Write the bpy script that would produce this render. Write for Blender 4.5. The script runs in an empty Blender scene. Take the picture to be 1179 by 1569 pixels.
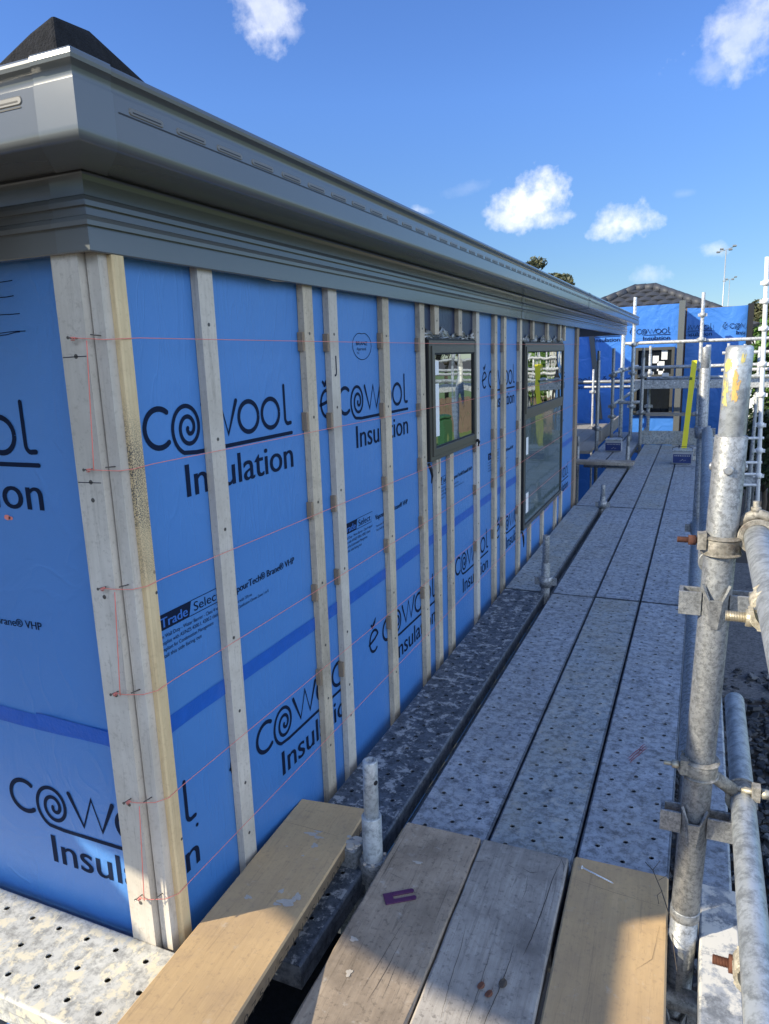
import bpy, bmesh, math, random
from mathutils import Vector, Matrix
R=random.Random(7)
C=bpy.context.scene.collection
sc=bpy.context.scene
V=Vector
PI=math.pi

# ------------------------------------------------------------------ materials
def newmat(name):
    m=bpy.data.materials.new(name); m.use_nodes=True
    nt=m.node_tree; b=nt.nodes['Principled BSDF']
    return m,nt,b
def N(nt,t,**k):
    n=nt.nodes.new(t)
    for a,v in k.items():
        if a=='ins':
            for i,x in v.items(): n.inputs[i].default_value=x
        else: setattr(n,a,v)
    return n
def coords(nt,scale=(1,1,1),rnd=True,kind='Object'):
    tc=N(nt,'ShaderNodeTexCoord'); mp=N(nt,'ShaderNodeMapping')
    mp.inputs['Scale'].default_value=scale
    nt.links.new(tc.outputs[kind],mp.inputs['Vector'])
    if rnd:
        oi=N(nt,'ShaderNodeObjectInfo'); mu=N(nt,'ShaderNodeMath',operation='MULTIPLY'); mu.inputs[1].default_value=37.0
        nt.links.new(oi.outputs['Random'],mu.inputs[0])
        cb=N(nt,'ShaderNodeCombineXYZ')
        nt.links.new(mu.outputs[0],cb.inputs[0]); nt.links.new(mu.outputs[0],cb.inputs[1])
        nt.links.new(cb.outputs[0],mp.inputs['Location'])
    return mp.outputs['Vector']
def noise(nt,vec,scale,detail=4,rough=.55,dist=0):
    n=N(nt,'ShaderNodeTexNoise'); n.inputs['Scale'].default_value=scale; n.inputs['Detail'].default_value=detail
    n.inputs['Roughness'].default_value=rough; n.inputs['Distortion'].default_value=dist
    nt.links.new(vec,n.inputs['Vector']); return n.outputs['Fac']
def ramp(nt,fac,stops):
    r=N(nt,'ShaderNodeValToRGB'); e=r.color_ramp.elements
    while len(e)<len(stops): e.new(.5)
    for i,(p,c) in enumerate(stops):
        e[i].position=p; e[i].color=(c,c,c,1) if isinstance(c,(int,float)) else (*c,1)
    nt.links.new(fac,r.inputs['Fac']); return r.outputs['Color']
def mix(nt,fac,a,b,mode='MIX'):
    m=N(nt,'ShaderNodeMix',data_type='RGBA',blend_type=mode)
    for s,i in ((fac,0),(a,6),(b,7)):
        if isinstance(s,(int,float)): m.inputs[i].default_value=s
        elif isinstance(s,tuple): m.inputs[i].default_value=(*s,1)
        else: nt.links.new(s,m.inputs[i])
    return m.outputs[2]
def bump(nt,b,h,strength=.3,dist=.01):
    n=N(nt,'ShaderNodeBump'); n.inputs['Strength'].default_value=strength; n.inputs['Distance'].default_value=dist
    nt.links.new(h,n.inputs['Height']); nt.links.new(n.outputs['Normal'],b.inputs['Normal'])
def flat(name,col,rough=.6,metal=0,var=.15,sc_=12,bmp=.1,spec=.5):
    m,nt,b=newmat(name); v=coords(nt)
    f=noise(nt,v,sc_,6,.6)
    c=mix(nt,f,tuple(x*(1-var) for x in col),tuple(min(1,x*(1+var)) for x in col))
    nt.links.new(c,b.inputs['Base Color']); b.inputs['Roughness'].default_value=rough; b.inputs['Metallic'].default_value=metal
    b.inputs['Specular IOR Level'].default_value=spec
    if bmp: bump(nt,b,noise(nt,v,sc_*4,4),bmp,.004)
    return m
def wood(name,a,b_,dirt=(.12,.1,.08),dirtamt=.25,splat=0.0,axis='y',rough=.75,stain=None,grain=60):
    m,nt,b=newmat(name)
    s={'y':(1,.05,1),'z':(1,1,.05),'x':(.05,1,1)}[axis]
    v=coords(nt,s); v2=coords(nt)
    g=noise(nt,v,grain,8,.6,1.2); g2=noise(nt,v,grain*5,4,.6)
    gr=mix(nt,.35,g,g2)
    c=mix(nt,ramp(nt,gr,[(.34,0),(.66,1)]),a,b_)
    big=noise(nt,v2,3.5,5,.6)
    c=mix(nt,ramp(nt,big,[(.3,0),(.75,dirtamt*1.3)]),c,dirt)
    sp=noise(nt,v2,95,7,.7)
    c=mix(nt,ramp(nt,sp,[(.54,0),(.66,.8*dirtamt+.05)]),c,dirt)
    md=noise(nt,v2,11,6,.7,.3); c=mix(nt,ramp(nt,md,[(.50,0),(.66,.6*dirtamt)]),c,tuple(x*1.3 for x in dirt))
    fb=noise(nt,v,grain*2.2,8,.75,.6); c=mix(nt,ramp(nt,fb,[(.56,0),(.66,.7*dirtamt)]),c,tuple(x*.6 for x in dirt))
    if splat:
        n1=noise(nt,v2,26,9,.72,.1)
        c=mix(nt,ramp(nt,n1,[(.62-splat*.04,0),(.68,splat*.6)]),c,(.52,.48,.42))
    if stain:
        vo=N(nt,'ShaderNodeTexNoise'); vo.inputs['Scale'].default_value=420; vo.inputs['Detail'].default_value=8
        nt.links.new(v2,vo.inputs['Vector'])
        big2=noise(nt,coords(nt,(1,1,.35),False),9,2,.5)
        f=mix(nt,1.0,ramp(nt,vo.outputs['Fac'],[(.46,0),(.55,1)]),ramp(nt,big2,[(.40,0),(.55,1)]),'MULTIPLY')
        sz=N(nt,'ShaderNodeSeparateXYZ'); tcz=N(nt,'ShaderNodeTexCoord'); nt.links.new(tcz.outputs['Object'],sz.inputs[0])
        hz=N(nt,'ShaderNodeMath',operation='MULTIPLY'); hz.inputs[1].default_value=.5; nt.links.new(sz.outputs['Z'],hz.inputs[0])
        f=mix(nt,1.0,f,ramp(nt,hz.outputs[0],[(.44,.0),(.455,.5),(.49,.4),(.51,1),(.60,1),(.63,0)]),'MULTIPLY')
        c=mix(nt,f,c,stain)
    nt.links.new(c,b.inputs['Base Color']); b.inputs['Roughness'].default_value=rough
    bump(nt,b,gr,.35,.003)
    return m
def steel(name,lo,hi,splat=(.55,.52,.45),amt=.5,rough=.55,metal=.35,tan=0.0,fine=1.0,dark=(.03,.035,.045),darkamt=.5):
    m,nt,b=newmat(name); v=coords(nt)
    n1=noise(nt,v,7,8,.75); n2=noise(nt,v,38*fine,8,.78,.2); n3=noise(nt,v,13*fine,7,.72,.4)
    c=mix(nt,ramp(nt,n1,[(.3,0),(.7,1)]),lo,hi)
    c=mix(nt,ramp(nt,n2,[(.45,0),(.60,.85)]),c,tuple(x*.5 for x in lo))
    c=mix(nt,ramp(nt,n3,[(.33,darkamt),(.47,0)]),c,dark)
    n4=noise(nt,v,23*fine,8,.72,.15)
    c=mix(nt,ramp(nt,n4,[(.60-amt*.13,0),(.66-amt*.12,min(1,amt*1.3))]),c,splat)
    if tan:
        n5=noise(nt,v,3.3,5,.6)
        c=mix(nt,ramp(nt,n5,[(.42,0),(.62,tan)]),c,(.30,.26,.17))
    nt.links.new(c,b.inputs['Base Color'])
    rr=ramp(nt,n2,[(.3,rough-.12),(.7,rough+.2)]); nt.links.new(rr,b.inputs['Roughness'])
    b.inputs['Metallic'].default_value=metal
    bump(nt,b,n4,.25,.004)
    return m
M={}
def build_mats():
    # building wrap: creased woven film
    m,nt,b=newmat('wrap'); v=coords(nt,rnd=False)
    f=noise(nt,v,1.6,4,.5); c=mix(nt,f,(.058,.20,.50),(.078,.24,.57))
    f2=noise(nt,v,70,5,.7); c=mix(nt,ramp(nt,f2,[(.55,0),(.8,.25)]),c,(.10,.28,.58))
    nt.links.new(c,b.inputs['Base Color']); b.inputs['Roughness'].default_value=.34; b.inputs['Specular IOR Level'].default_value=.5
    big=noise(nt,v,2.4,3,.5,.6); fine=noise(nt,v,900,2,.5)
    v3=coords(nt,(1.0,2.6,.7),False); cr=noise(nt,v3,5.5,3,.5,1.4)
    rid=ramp(nt,cr,[(.44,0),(.5,1),(.56,0)])
    hgt=mix(nt,.09,big,rid); bump(nt,b,mix(nt,.06,hgt,fine),.24,.04); M['wrap']=m
    m,nt,b=newmat('wrap_loose'); v=coords(nt,(1,1,1),rnd=False)
    b.inputs['Base Color'].default_value=(.05,.20,.60,1); b.inputs['Roughness'].default_value=.42
    bump(nt,b,noise(nt,v,3,3,.5,1.5),.5,.05); M['wrap_loose']=m
    M['slot']=flat('gutter_slot',(.055,.058,.058),.5,var=.1,bmp=0)
    M['tape']=flat('tape',(.010,.105,.46),.35,var=.2,sc_=30,bmp=.3)
    M['print']=flat('print_ink',(.006,.014,.040),.7,var=.1,bmp=0,spec=.12)
    M['print_rev']=flat('print_reverse',(.035,.15,.50),.45,var=.05,bmp=0)
    M['batten']=wood('batten_pine',(.70,.60,.44),(.57,.475,.34),dirtamt=.38,axis='z',grain=50)
    M['batten_g']=wood('batten_grey',(.70,.645,.55),(.60,.55,.465),dirt=(.32,.28,.22),dirtamt=.5,axis='z',grain=30)
    M['timber_y']=wood('yellow_pine',(.76,.60,.34),(.64,.48,.26),dirt=(.3,.2,.1),dirtamt=.2,axis='z',stain=(.11,.10,.08))
    M['timber_b']=wood('brown_post',(.36,.27,.18),(.27,.20,.13),dirtamt=.3,axis='z')
    M['lvl']=wood('lvl_ply',(.66,.45,.225),(.57,.38,.18),dirt=(.30,.205,.12),dirtamt=.5,splat=.5,axis='y',grain=40)
    M['lvl_edge']=wood('lvl_edge',(.30,.21,.12),(.16,.11,.06),dirtamt=.35,axis='y',grain=200)
    M['oldwood']=wood('weathered_plank',(.66,.60,.51),(.42,.375,.315),dirt=(.13,.115,.10),dirtamt=.8,splat=.7,axis='y',grain=50)
    M['oldwood2']=wood('weathered_brown_plank',(.60,.475,.34),(.41,.315,.22),dirt=(.11,.085,.06),dirtamt=.7,splat=.8,axis='y',grain=45)
    M['paleboard']=wood('pale_board',(.34,.32,.28),(.27,.25,.22),dirt=(.2,.18,.16),dirtamt=.3,axis='y')
    M['whitewash']=steel('limewashed_timber',(.24,.26,.285),(.38,.39,.40),splat=(.60,.57,.50),amt=1.0,metal=0,rough=.8,fine=.55,dark=(.2,.22,.25),darkamt=.4)
    M['cs']=flat('steel_grey_paint',(.125,.132,.128),.18,var=.06,sc_=5,bmp=.03,spec=.6)
    M['cs2']=flat('steel_grey_paint_joiner',(.135,.147,.147),.24,var=.05,sc_=7,bmp=.03,spec=.6)
    M['plank']=steel('galv_plank',(.28,.315,.36),(.50,.54,.585),splat=(.55,.56,.56),amt=.40,tan=.15)
    M['plank_tan']=steel('galv_plank_tan',(.29,.335,.365),(.49,.53,.545),amt=.45,tan=.35)
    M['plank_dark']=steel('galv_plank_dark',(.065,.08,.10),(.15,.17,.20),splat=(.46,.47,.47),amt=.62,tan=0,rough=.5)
    M['plank_pale']=steel('galv_plank_pale',(.52,.51,.47),(.70,.68,.61),splat=(.76,.68,.50),amt=.7,darkamt=.2,rough=.6,metal=.1,dark=(.25,.26,.28))
    M['plank_side']=steel('galv_plank_side',(.09,.11,.14),(.17,.19,.22),splat=(.3,.3,.3),amt=.3)
    M['galv']=steel('galv_tube',(.34,.35,.36),(.52,.53,.53),splat=(.55,.55,.52),amt=.25,rough=.38,metal=.65,fine=2.2,dark=(.10,.10,.10),darkamt=.35)
    M['galv_b']=steel('galv_tube_pale',(.46,.49,.50),(.60,.63,.63),splat=(.70,.72,.70),amt=.3,rough=.42,metal=.45,fine=.9,dark=(.3,.33,.35),darkamt=.25)
    M['galv_d']=steel('galv_tube_dirty',(.26,.27,.275),(.42,.43,.43),splat=(.52,.52,.50),amt=.35,rough=.45,metal=.5,fine=2.6,dark=(.16,.16,.16),darkamt=.22)
    M['galv_w']=steel('galv_far',(.46,.48,.49),(.62,.63,.63),amt=.3,rough=.5,metal=.2)
    M['cast']=steel('cast_coupler',(.26,.24,.20),(.40,.37,.31),splat=(.55,.50,.42),amt=.4,rough=.6,metal=.3,fine=2,dark=(.10,.05,.03),darkamt=.5)
    M['cast_c']=steel('cast_coupler_cream',(.50,.45,.34),(.62,.57,.45),amt=.3,rough=.6,metal=.1,fine=2,dark=(.3,.2,.1),darkamt=.3)
    M['rust']=flat('rusty_bolt',(.14,.055,.03),.85,.1,var=.5,sc_=120,bmp=.4)
    M['rust_d']=flat('rusty_bolt_dark',(.09,.035,.022),.85,.1,var=.5,sc_=120,bmp=.4)
    M['zinc']=flat('zinc_bolt',(.5,.45,.34),.45,.6,var=.25,sc_=100,bmp=.2)
    M['screw']=flat('screw_head',(.12,.11,.10),.5,.6,var=.3,sc_=300,bmp=0)
    M['alu']=flat('window_frame_bronze',(.10,.096,.08),.38,.35,var=.08,sc_=8,bmp=.03)
    M['gasket']=flat('black_rubber',(.012,.012,.014),.6,var=.1,bmp=0)
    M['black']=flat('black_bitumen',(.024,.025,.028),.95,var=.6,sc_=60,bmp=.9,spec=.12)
    m,nt,b=newmat('glass'); v=coords(nt,rnd=False)
    b.inputs['Base Color'].default_value=(.42,.46,.45,1); b.inputs['Metallic'].default_value=1; b.inputs['Roughness'].default_value=.015
    bump(nt,b,noise(nt,v,3.0,2,.5),.10,.02); M['glass']=m
    m,nt,b=newmat('glass_lower'); v=coords(nt,rnd=False)
    b.inputs['Base Color'].default_value=(.10,.135,.13,1); b.inputs['Roughness'].default_value=.05; b.inputs['IOR'].default_value=1.9
    bump(nt,b,noise(nt,v,3.0,2,.5),.08,.02); M['glass2']=m
    M['glassdark']=flat('dark_pane',(.01,.012,.014),.08,var=.1,bmp=0)
    M['paper']=flat('white_sticker',(.78,.78,.75),.7,var=.04,bmp=0)
    m,nt,b=newmat('foil'); v=coords(nt,rnd=False); n=noise(nt,v,14,5,.6,.3)
    nt.links.new(ramp(nt,n,[(.35,(.03,.04,.06)),(.62,(.55,.53,.48))]),b.inputs['Base Color']); b.inputs['Metallic'].default_value=.6; b.inputs['Roughness'].default_value=.3
    bump(nt,b,n,1.0,.03); M['foil']=m
    M['string']=flat('string_pink',(.80,.24,.19),.6,var=.1,bmp=0)
    M['yellow']=flat('yellow_paint',(.90,.80,.04),.4,var=.05,bmp=0)
    M['purple']=flat('purple_plastic',(.085,.018,.07),.45,var=.1,bmp=0)
    M['label']=flat('navy_label',(.012,.03,.14),.4,var=.4,sc_=20,bmp=0)
    M['clearp']=flat('clear_plastic_pail',(.36,.38,.40),.25,var=.1,bmp=0)
    M['leafbrown']=flat('dry_leaf',(.16,.06,.03),.7,var=.3,bmp=0)
    M['chalk']=flat('dried_splash',(.46,.41,.34),.8,var=.15,sc_=40,bmp=.3)
    M['crack']=flat('plank_crack',(.03,.022,.015),.9,var=.2,bmp=0)
    M['ypaint']=flat('spray_yellow',(.66,.55,.18),.6,var=.2,sc_=60,bmp=.2)
    M['opaint']=flat('spray_orange',(.66,.40,.12),.6,var=.2,sc_=60,bmp=.2)
    M['redmark']=flat('crayon_red',(.30,.08,.09),.8,var=.2,bmp=0)
    M['dirt']=flat('site_soil',(.06,.052,.045),.95,var=.4,sc_=3,bmp=.7)
    M['concrete']=steel('concrete_pad',(.13,.135,.14),(.20,.20,.205),amt=.15,metal=0,rough=.9,tan=0)
    M['mulch']=flat('dark_stone',(.035,.038,.042),.6,var=.6,sc_=10,bmp=.2)
    M['mulch2']=flat('grey_stone',(.13,.135,.14),.7,var=.4,sc_=10,bmp=.2)
    M['grass']=flat('lawn_grass',(.11,.17,.05),.9,var=.4,sc_=6,bmp=.6)
    M['fence']=flat('fence_wood',(.17,.12,.09),.85,var=.3,sc_=5,bmp=.3)
    M['bin']=flat('green_bin_plastic',(.03,.10,.045),.4,var=.1,bmp=0)
    M['bark']=flat('tree_bark',(.09,.07,.05),.9,var=.3,sc_=20,bmp=.5)
    M['tile']=flat('roof_tile_grey',(.047,.051,.060),.6,var=.25,sc_=6,bmp=.3)
    M['pinkc']=flat('pink_sheet',(.6,.35,.42),.8,var=.05,bmp=0)
    M['white']=flat('white_paint',(.75,.75,.73),.6,var=.04,bmp=0)
    M['brick']=flat('terracotta_wall',(.22,.17,.14),.8,var=.1,bmp=0)
    for nm,a,b_ in (('leaf_g',(.10,.20,.025),(.035,.09,.015)),('leaf_d',(.035,.06,.02),(.012,.028,.010)),('leaf_o',(.12,.12,.05),(.05,.06,.03))):
        m,nt,b=newmat(nm); g=N(nt,'ShaderNodeNewGeometry')
        nt.links.new(mix(nt,g.outputs['Random Per Island'],a,b_),b.inputs['Base Color']); b.inputs['Roughness'].default_value=.6
        M[nm]=m
build_mats()

# ------------------------------------------------------------------ object helpers
def link(name,me,mat,parent=None):
    o=bpy.data.objects.new(name,me); C.objects.link(o)
    if mat is not None:
        for mm in (mat if isinstance(mat,list) else [mat]): o.data.materials.append(M[mm] if isinstance(mm,str) else mm)
    if parent is not None: o.parent=parent
    return o
def tag(o,label=None,cat=None,group=None,kind=None):
    if label: o['label']=label
    if cat: o['category']=cat
    if group: o['group']=group
    if kind: o['kind']=kind
    return o
def empty(name,loc,label,cat,group=None):
    o=bpy.data.objects.new(name,None); C.objects.link(o); o.location=loc; o.empty_display_size=.05
    return tag(o,label,cat,group)
class MB:
    def __init__(s): s.v=[]; s.f=[]; s.mi=[]; s.sm=[]
    def face(s,idx,mi=0,smooth=False): s.f.append(idx); s.mi.append(mi); s.sm.append(smooth)
    def addv(s,p): s.v.append(tuple(p)); return len(s.v)-1
    def poly(s,pts,mi=0): s.face([s.addv(p) for p in pts],mi)
    def box(s,a,b,mi=0,bev=0):
        x0,y0,z0=[min(a[i],b[i]) for i in range(3)]; x1,y1,z1=[max(a[i],b[i]) for i in range(3)]
        s.prism([(x0,y0),(x1,y0),(x1,y1),(x0,y1)],z0,z1,mi,bev)
    def prism(s,pts,z0,z1,mi=0,bev=0):
        n=len(pts)
        if bev>0:
            c=V((sum(p[0] for p in pts)/n,sum(p[1] for p in pts)/n))
            def ins(p):
                d=V(p)-c; return (p[0]-math.copysign(min(bev,abs(d.x)),d.x) ,p[1]-math.copysign(min(bev,abs(d.y)),d.y))
            rings=[([ins(p) for p in pts],z0),(pts,z0+bev),(pts,z1-bev),([ins(p) for p in pts],z1)]
        else: rings=[(pts,z0),(pts,z1)]
        ids=[[s.addv((p[0],p[1],z)) for p in r] for r,z in rings]
        s.face(list(reversed(ids[0])),mi); s.face(ids[-1],mi)
        for k in range(len(ids)-1):
            for i in range(n):
                j=(i+1)%n; s.face([ids[k][i],ids[k][j],ids[k+1][j],ids[k+1][i]],mi)
    def obox(s,o,ax,ay,az,mi=0):
        o=V(o);ax=V(ax);ay=V(ay);az=V(az)
        c=[o,o+ax,o+ax+ay,o+ay,o+az,o+ax+az,o+ax+ay+az,o+ay+az]
        i=[s.addv(p) for p in c]
        for q in ((3,2,1,0),(4,5,6,7),(0,1,5,4),(1,2,6,5),(2,3,7,6),(3,0,4,7)): s.face([i[k] for k in q],mi)
    def tube(s,p,q,r,n=20,mi=0,r2=None,caps=True,hollow=0,bev=0):
        p=V(p);q=V(q);d=(q-p); L=d.length; d.normalize()
        a=d.orthogonal().normalized(); b=d.cross(a); r2=r if r2 is None else r2
        prof=[(0,r),(L,r2)]
        if bev: prof=[(0,r-bev),(bev,r),(L-bev,r2),(L-bev*.3,r2-bev*.35),(L,r2-bev)]
        rings=[]
        for t,rr in prof: rings.append([s.addv(p+d*t+(a*math.cos(2*PI*k/n)+b*math.sin(2*PI*k/n))*rr) for k in range(n)])
        for u in range(len(rings)-1):
            for k in range(n):
                j=(k+1)%n; s.face([rings[u][k],rings[u][j],rings[u+1][j],rings[u+1][k]],mi,True)
        if hollow:
            rl=prof[-1][1]-hollow
            i1=[s.addv(p+d*L+(a*math.cos(2*PI*k/n)+b*math.sin(2*PI*k/n))*rl) for k in range(n)]
            i2=[s.addv(p+d*(L-.12)+(a*math.cos(2*PI*k/n)+b*math.sin(2*PI*k/n))*rl) for k in range(n)]
            for k in range(n):
                j=(k+1)%n; s.face([rings[-1][k],rings[-1][j],i1[j],i1[k]],mi); s.face([i1[k],i1[j],i2[j],i2[k]],mi,True)
            s.face(i2,mi); s.face(list(reversed(rings[0])),mi)
        elif caps:
            s.face(list(reversed(rings[0])),mi); s.face(rings[-1],mi)
    def path(s,pts,r,n=6,mi=0):
        pts=[V(p) for p in pts]; rings=[]
        for i,p in enumerate(pts):
            d=(pts[min(i+1,len(pts)-1)]-pts[max(i-1,0)]).normalized()
            a=d.cross(V((.13,.21,.97))).normalized(); b=d.cross(a)
            rr=r[i] if isinstance(r,(list,tuple)) else r
            rings.append([s.addv(p+(a*math.cos(2*PI*k/n)+b*math.sin(2*PI*k/n))*rr) for k in range(n)])
        for u in range(len(rings)-1):
            for k in range(n):
                j=(k+1)%n; s.face([rings[u][k],rings[u][j],rings[u+1][j],rings[u+1][k]],mi,True)
        s.face(list(reversed(rings[0])),mi); s.face(rings[-1],mi)
    def build(s,name,mat,parent=None,loc=None,rot=None,clean=True):
        me=bpy.data.meshes.new(name); me.from_pydata(s.v,[],s.f); me.update()
        o=link(name,me,mat,parent)
        for i,p in enumerate(me.polygons): p.material_index=s.mi[i]; p.use_smooth=s.sm[i]
        if clean and len(s.f)<30000:
            bm=bmesh.new(); bm.from_mesh(me); bmesh.ops.recalc_face_normals(bm,faces=bm.faces); bm.to_mesh(me); bm.free()
        if loc is not None: o.location=loc
        if rot is not None: o.rotation_euler=rot
        return o
def struct(o): o['kind']='structure'; return o

# flat printing: frame = (origin, u axis, v axis, normal)
def place2d(fr,u,v,n=0.0):
    o,a,b,c=fr; return o+a*u+b*v+c*n
def ribbon(mb,fr,pts,w,n=.001,mi=0,cap=True,taper=None):
    P=[V((p[0],p[1])) for p in pts]
    L=[];Rr=[]
    for i,p in enumerate(P):
        d=(P[min(i+1,len(P)-1)]-P[max(i-1,0)])
        if d.length<1e-9: continue
        d.normalize(); t=V((-d.y,d.x)); ww=w*(taper[i] if taper else 1)/2
        L.append(p+t*ww); Rr.append(p-t*ww)
    il=[mb.addv(place2d(fr,p.x,p.y,n)) for p in L]; ir=[mb.addv(place2d(fr,p.x,p.y,n)) for p in Rr]
    for k in range(len(il)-1): mb.face([ir[k],ir[k+1],il[k+1],il[k]],mi)
    if cap and not taper:
        for e in (0,-1):
            c=P[e]; mb.face([mb.addv(place2d(fr,c.x+w/2*math.cos(2*PI*k/10),c.y+w/2*math.sin(2*PI*k/10),n+.00025)) for k in range(10)],mi)
def arc(cx,cy,rx,ry,a0,a1,n=24):
    return [(cx+rx*math.cos(math.radians(a0+(a1-a0)*k/n)),cy+ry*math.sin(math.radians(a0+(a1-a0)*k/n))) for k in range(n+1)]
_fc={}
def glyphs(txt):
    if txt in _fc: return _fc[txt]
    cu=bpy.data.curves.new('t','FONT'); cu.body=txt; cu.size=1; cu.resolution_u=5
    o=bpy.data.objects.new('t',cu); C.objects.link(o)
    dg=bpy.context.evaluated_depsgraph_get(); dg.update()
    me=bpy.data.meshes.new_from_object(o.evaluated_get(dg))
    vs=[(v.co.x,v.co.y) for v in me.vertices]; fs=[list(p.vertices) for p in me.polygons]
    bpy.data.objects.remove(o); bpy.data.curves.remove(cu); bpy.data.meshes.remove(me)
    _fc[txt]=(vs,fs); return _fc[txt]
def text(mb,fr,txt,u,v,w,h,n=.001,mi=0,full=False,slant=0,bold=0):
    vs,fs=glyphs(txt)
    if not vs: return
    x0=min(p[0] for p in vs);x1=max(p[0] for p in vs); y1=max(p[1] for p in vs); y0=0 if not full else min(p[1] for p in vs)
    sx=w/(x1-x0); sy=h/(y1-y0)
    for dx in ([0] if not bold else [-bold,0,bold]):
        nn=n+(.00012*(dx>0)-.00012*(dx<0))
        ids=[mb.addv(place2d(fr,u+(p[0]-x0)*sx+slant*(p[1]-y0)*sy+dx,v+(p[1]-y0)*sy,nn)) for p in vs]
        for f in fs: mb.face([ids[i] for i in f],mi)
def clip_u(mb,fr,lo,hi):
    """drop faces outside lo..hi along the frame's u axis"""
    o,a,_,_=fr; keep=[k for k,f in enumerate(mb.f) if lo<=min((V(mb.v[i])-o).dot(a) for i in f) and max((V(mb.v[i])-o).dot(a) for i in f)<=hi]
    mb.f=[mb.f[k] for k in keep]; mb.mi=[mb.mi[k] for k in keep]; mb.sm=[mb.sm[k] for k in keep]
def logo(fr,u,v,name,parent,lo=None,hi=None,s=1.0):
    mb=MB(); w=.0115
    def T(pts): return [(u+s*x,v+s*y) for x,y in pts]
    # e with a leaf accent
    ribbon(mb,fr,T([(-.117,.038),(-.095,.041),(-.070,.046),(-.045,.056)]+arc(-.075,.04,.037,.039,25,305,26)),w*.85)
    ribbon(mb,fr,T([(-.088,.091),(-.078,.099),(-.066,.108),(-.056,.122)]),w,taper=[.4,1.3,1.2,.1])
    ribbon(mb,fr,T([(-.096,.104),(-.091,.100),(-.086,.093)]),w*.8)
    ribbon(mb,fr,T(arc(.046,.040,.043,.040,52,308,26)),w)
    sp=[]
    nq=9; r=.0585
    for k in range(0,nq*10+1):
        th=math.radians(-90-9*k); q=k/10
        rr=.0575-.0056*q
        sp.append((.134+.002*q*.5+rr*.92*math.cos(th),.034-.0002*q+rr*1.0*math.sin(th)))
    ribbon(mb,fr,T([(.571,-.0235),(.35,-.0235),(.16,-.0235)]+sp[2:]),w*.82)
    ribbon(mb,fr,T([(.192,.079),(.228,.003),(.259,.079),(.283,.003),(.321,.079)]),w)
    ribbon(mb,fr,T(arc(.371,.037,.042,.037,0,360,30)),w,cap=False)
    ribbon(mb,fr,T(arc(.471,.037,.041,.037,0,360,30)),w,cap=False)
    ribbon(mb,fr,T([(.541,.104),(.541,.03)]+arc(.555,.018,.014,.015,185,285,6)+[(.568,.004)]),w*.9)
    text(mb,fr,'Insulation',u+.116*s,v-.117*s,.453*s,.071*s,bold=.0012*s)
    if lo is not None: clip_u(mb,fr,lo,hi)
    return mb.build(name,'print',parent,clean=False)

# ------------------------------------------------------------------ camera, sun, sky
cam=bpy.data.cameras.new('camera'); co=bpy.data.objects.new('camera',cam); C.objects.link(co); sc.camera=co
yaw,pit,rol,fpx=-0.41579707,0.21113653,-0.03189914,1103.26
def camM():
    cy,sy=math.cos(yaw),math.sin(yaw); Rz=Matrix(((cy,-sy,0),(sy,cy,0),(0,0,1)))
    B=Matrix(((1,0,0),(0,0,-1),(0,1,0)))
    cp,sp=math.cos(pit),math.sin(pit); Rp=Matrix(((1,0,0),(0,cp,-sp),(0,sp,cp)))
    cr,sr=math.cos(rol),math.sin(rol); Rr=Matrix(((cr,-sr,0),(sr,cr,0),(0,0,1)))
    return Rr@Rp@B@Rz
CM=camM()
def camray(px,py): return (CM.transposed()@V(((px-589.5)/fpx,(py-784.5)/fpx,1))).normalized()
rot=Matrix((CM[0],-CM[1],-CM[2])).transposed().to_4x4()
co.matrix_world=Matrix.Translation((0,0,1.31))@rot
cam.sensor_fit='HORIZONTAL'; cam.sensor_width=36; cam.lens=36*fpx/1179; cam.clip_start=.02; cam.clip_end=2000
SUN=V((-1.25,-1.15,1.0)).normalized()
sl=bpy.data.lights.new('sun','SUN'); so=bpy.data.objects.new('sun',sl); C.objects.link(so)
sl.energy=5.0; sl.angle=math.radians(.55); sl.color=(1,.90,.70)
so.rotation_euler=(-SUN).to_track_quat('-Z','Y').to_euler()
w=bpy.data.worlds.new('World'); sc.world=w; w.use_nodes=True; nt=w.node_tree; bg=nt.nodes['Background']
sky=N(nt,'ShaderNodeTexSky',sky_type='NISHITA'); sky.sun_disc=False
sky.sun_elevation=math.asin(SUN.z); sky.sun_rotation=math.atan2(SUN.x,SUN.y); sky.air_density=1.0; sky.dust_density=0.0; sky.ozone_density=3.0
hs=N(nt,'ShaderNodeMix',data_type='RGBA',blend_type='MULTIPLY'); hs.inputs[0].default_value=1; hs.inputs[7].default_value=(.72,.93,1.22,1)
nt.links.new(sky.outputs[0],hs.inputs[6])
tc0=N(nt,'ShaderNodeTexCoord'); sx=N(nt,'ShaderNodeSeparateXYZ'); nt.links.new(tc0.outputs['Generated'],sx.inputs[0])
gr=ramp(nt,sx.outputs['Z'],[(0.0,(.62,.60,.58)),(.10,(.68,.67,.655)),(.30,(.88,.91,1.02)),(.55,(.86,.90,1.06)),(1.0,(1.0,1.02,1.12))])
col=mix(nt,1.0,hs.outputs[2],gr,'MULTIPLY')
tc=N(nt,'ShaderNodeTexCoord')
def vm(op,a,b=None,out=0):
    n=N(nt,'ShaderNodeVectorMath',operation=op); nt.links.new(a,n.inputs[0])
    if b is not None:
        if isinstance(b,(tuple,Vector)): n.inputs[1].default_value=tuple(b)
        else: nt.links.new(b,n.inputs[1])
    return n.outputs['Value' if op in('DOT_PRODUCT','LENGTH') else 'Vector']
def mm(op,a,b,c=None):
    n=N(nt,'ShaderNodeMath',operation=op)
    for i,x in enumerate((a,b,c)):
        if x is None: continue
        if isinstance(x,(int,float)): n.inputs[i].default_value=x
        else: nt.links.new(x,n.inputs[i])
    return n.outputs[0]
dirv=vm('NORMALIZE',tc.outputs['Generated'])
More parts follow.
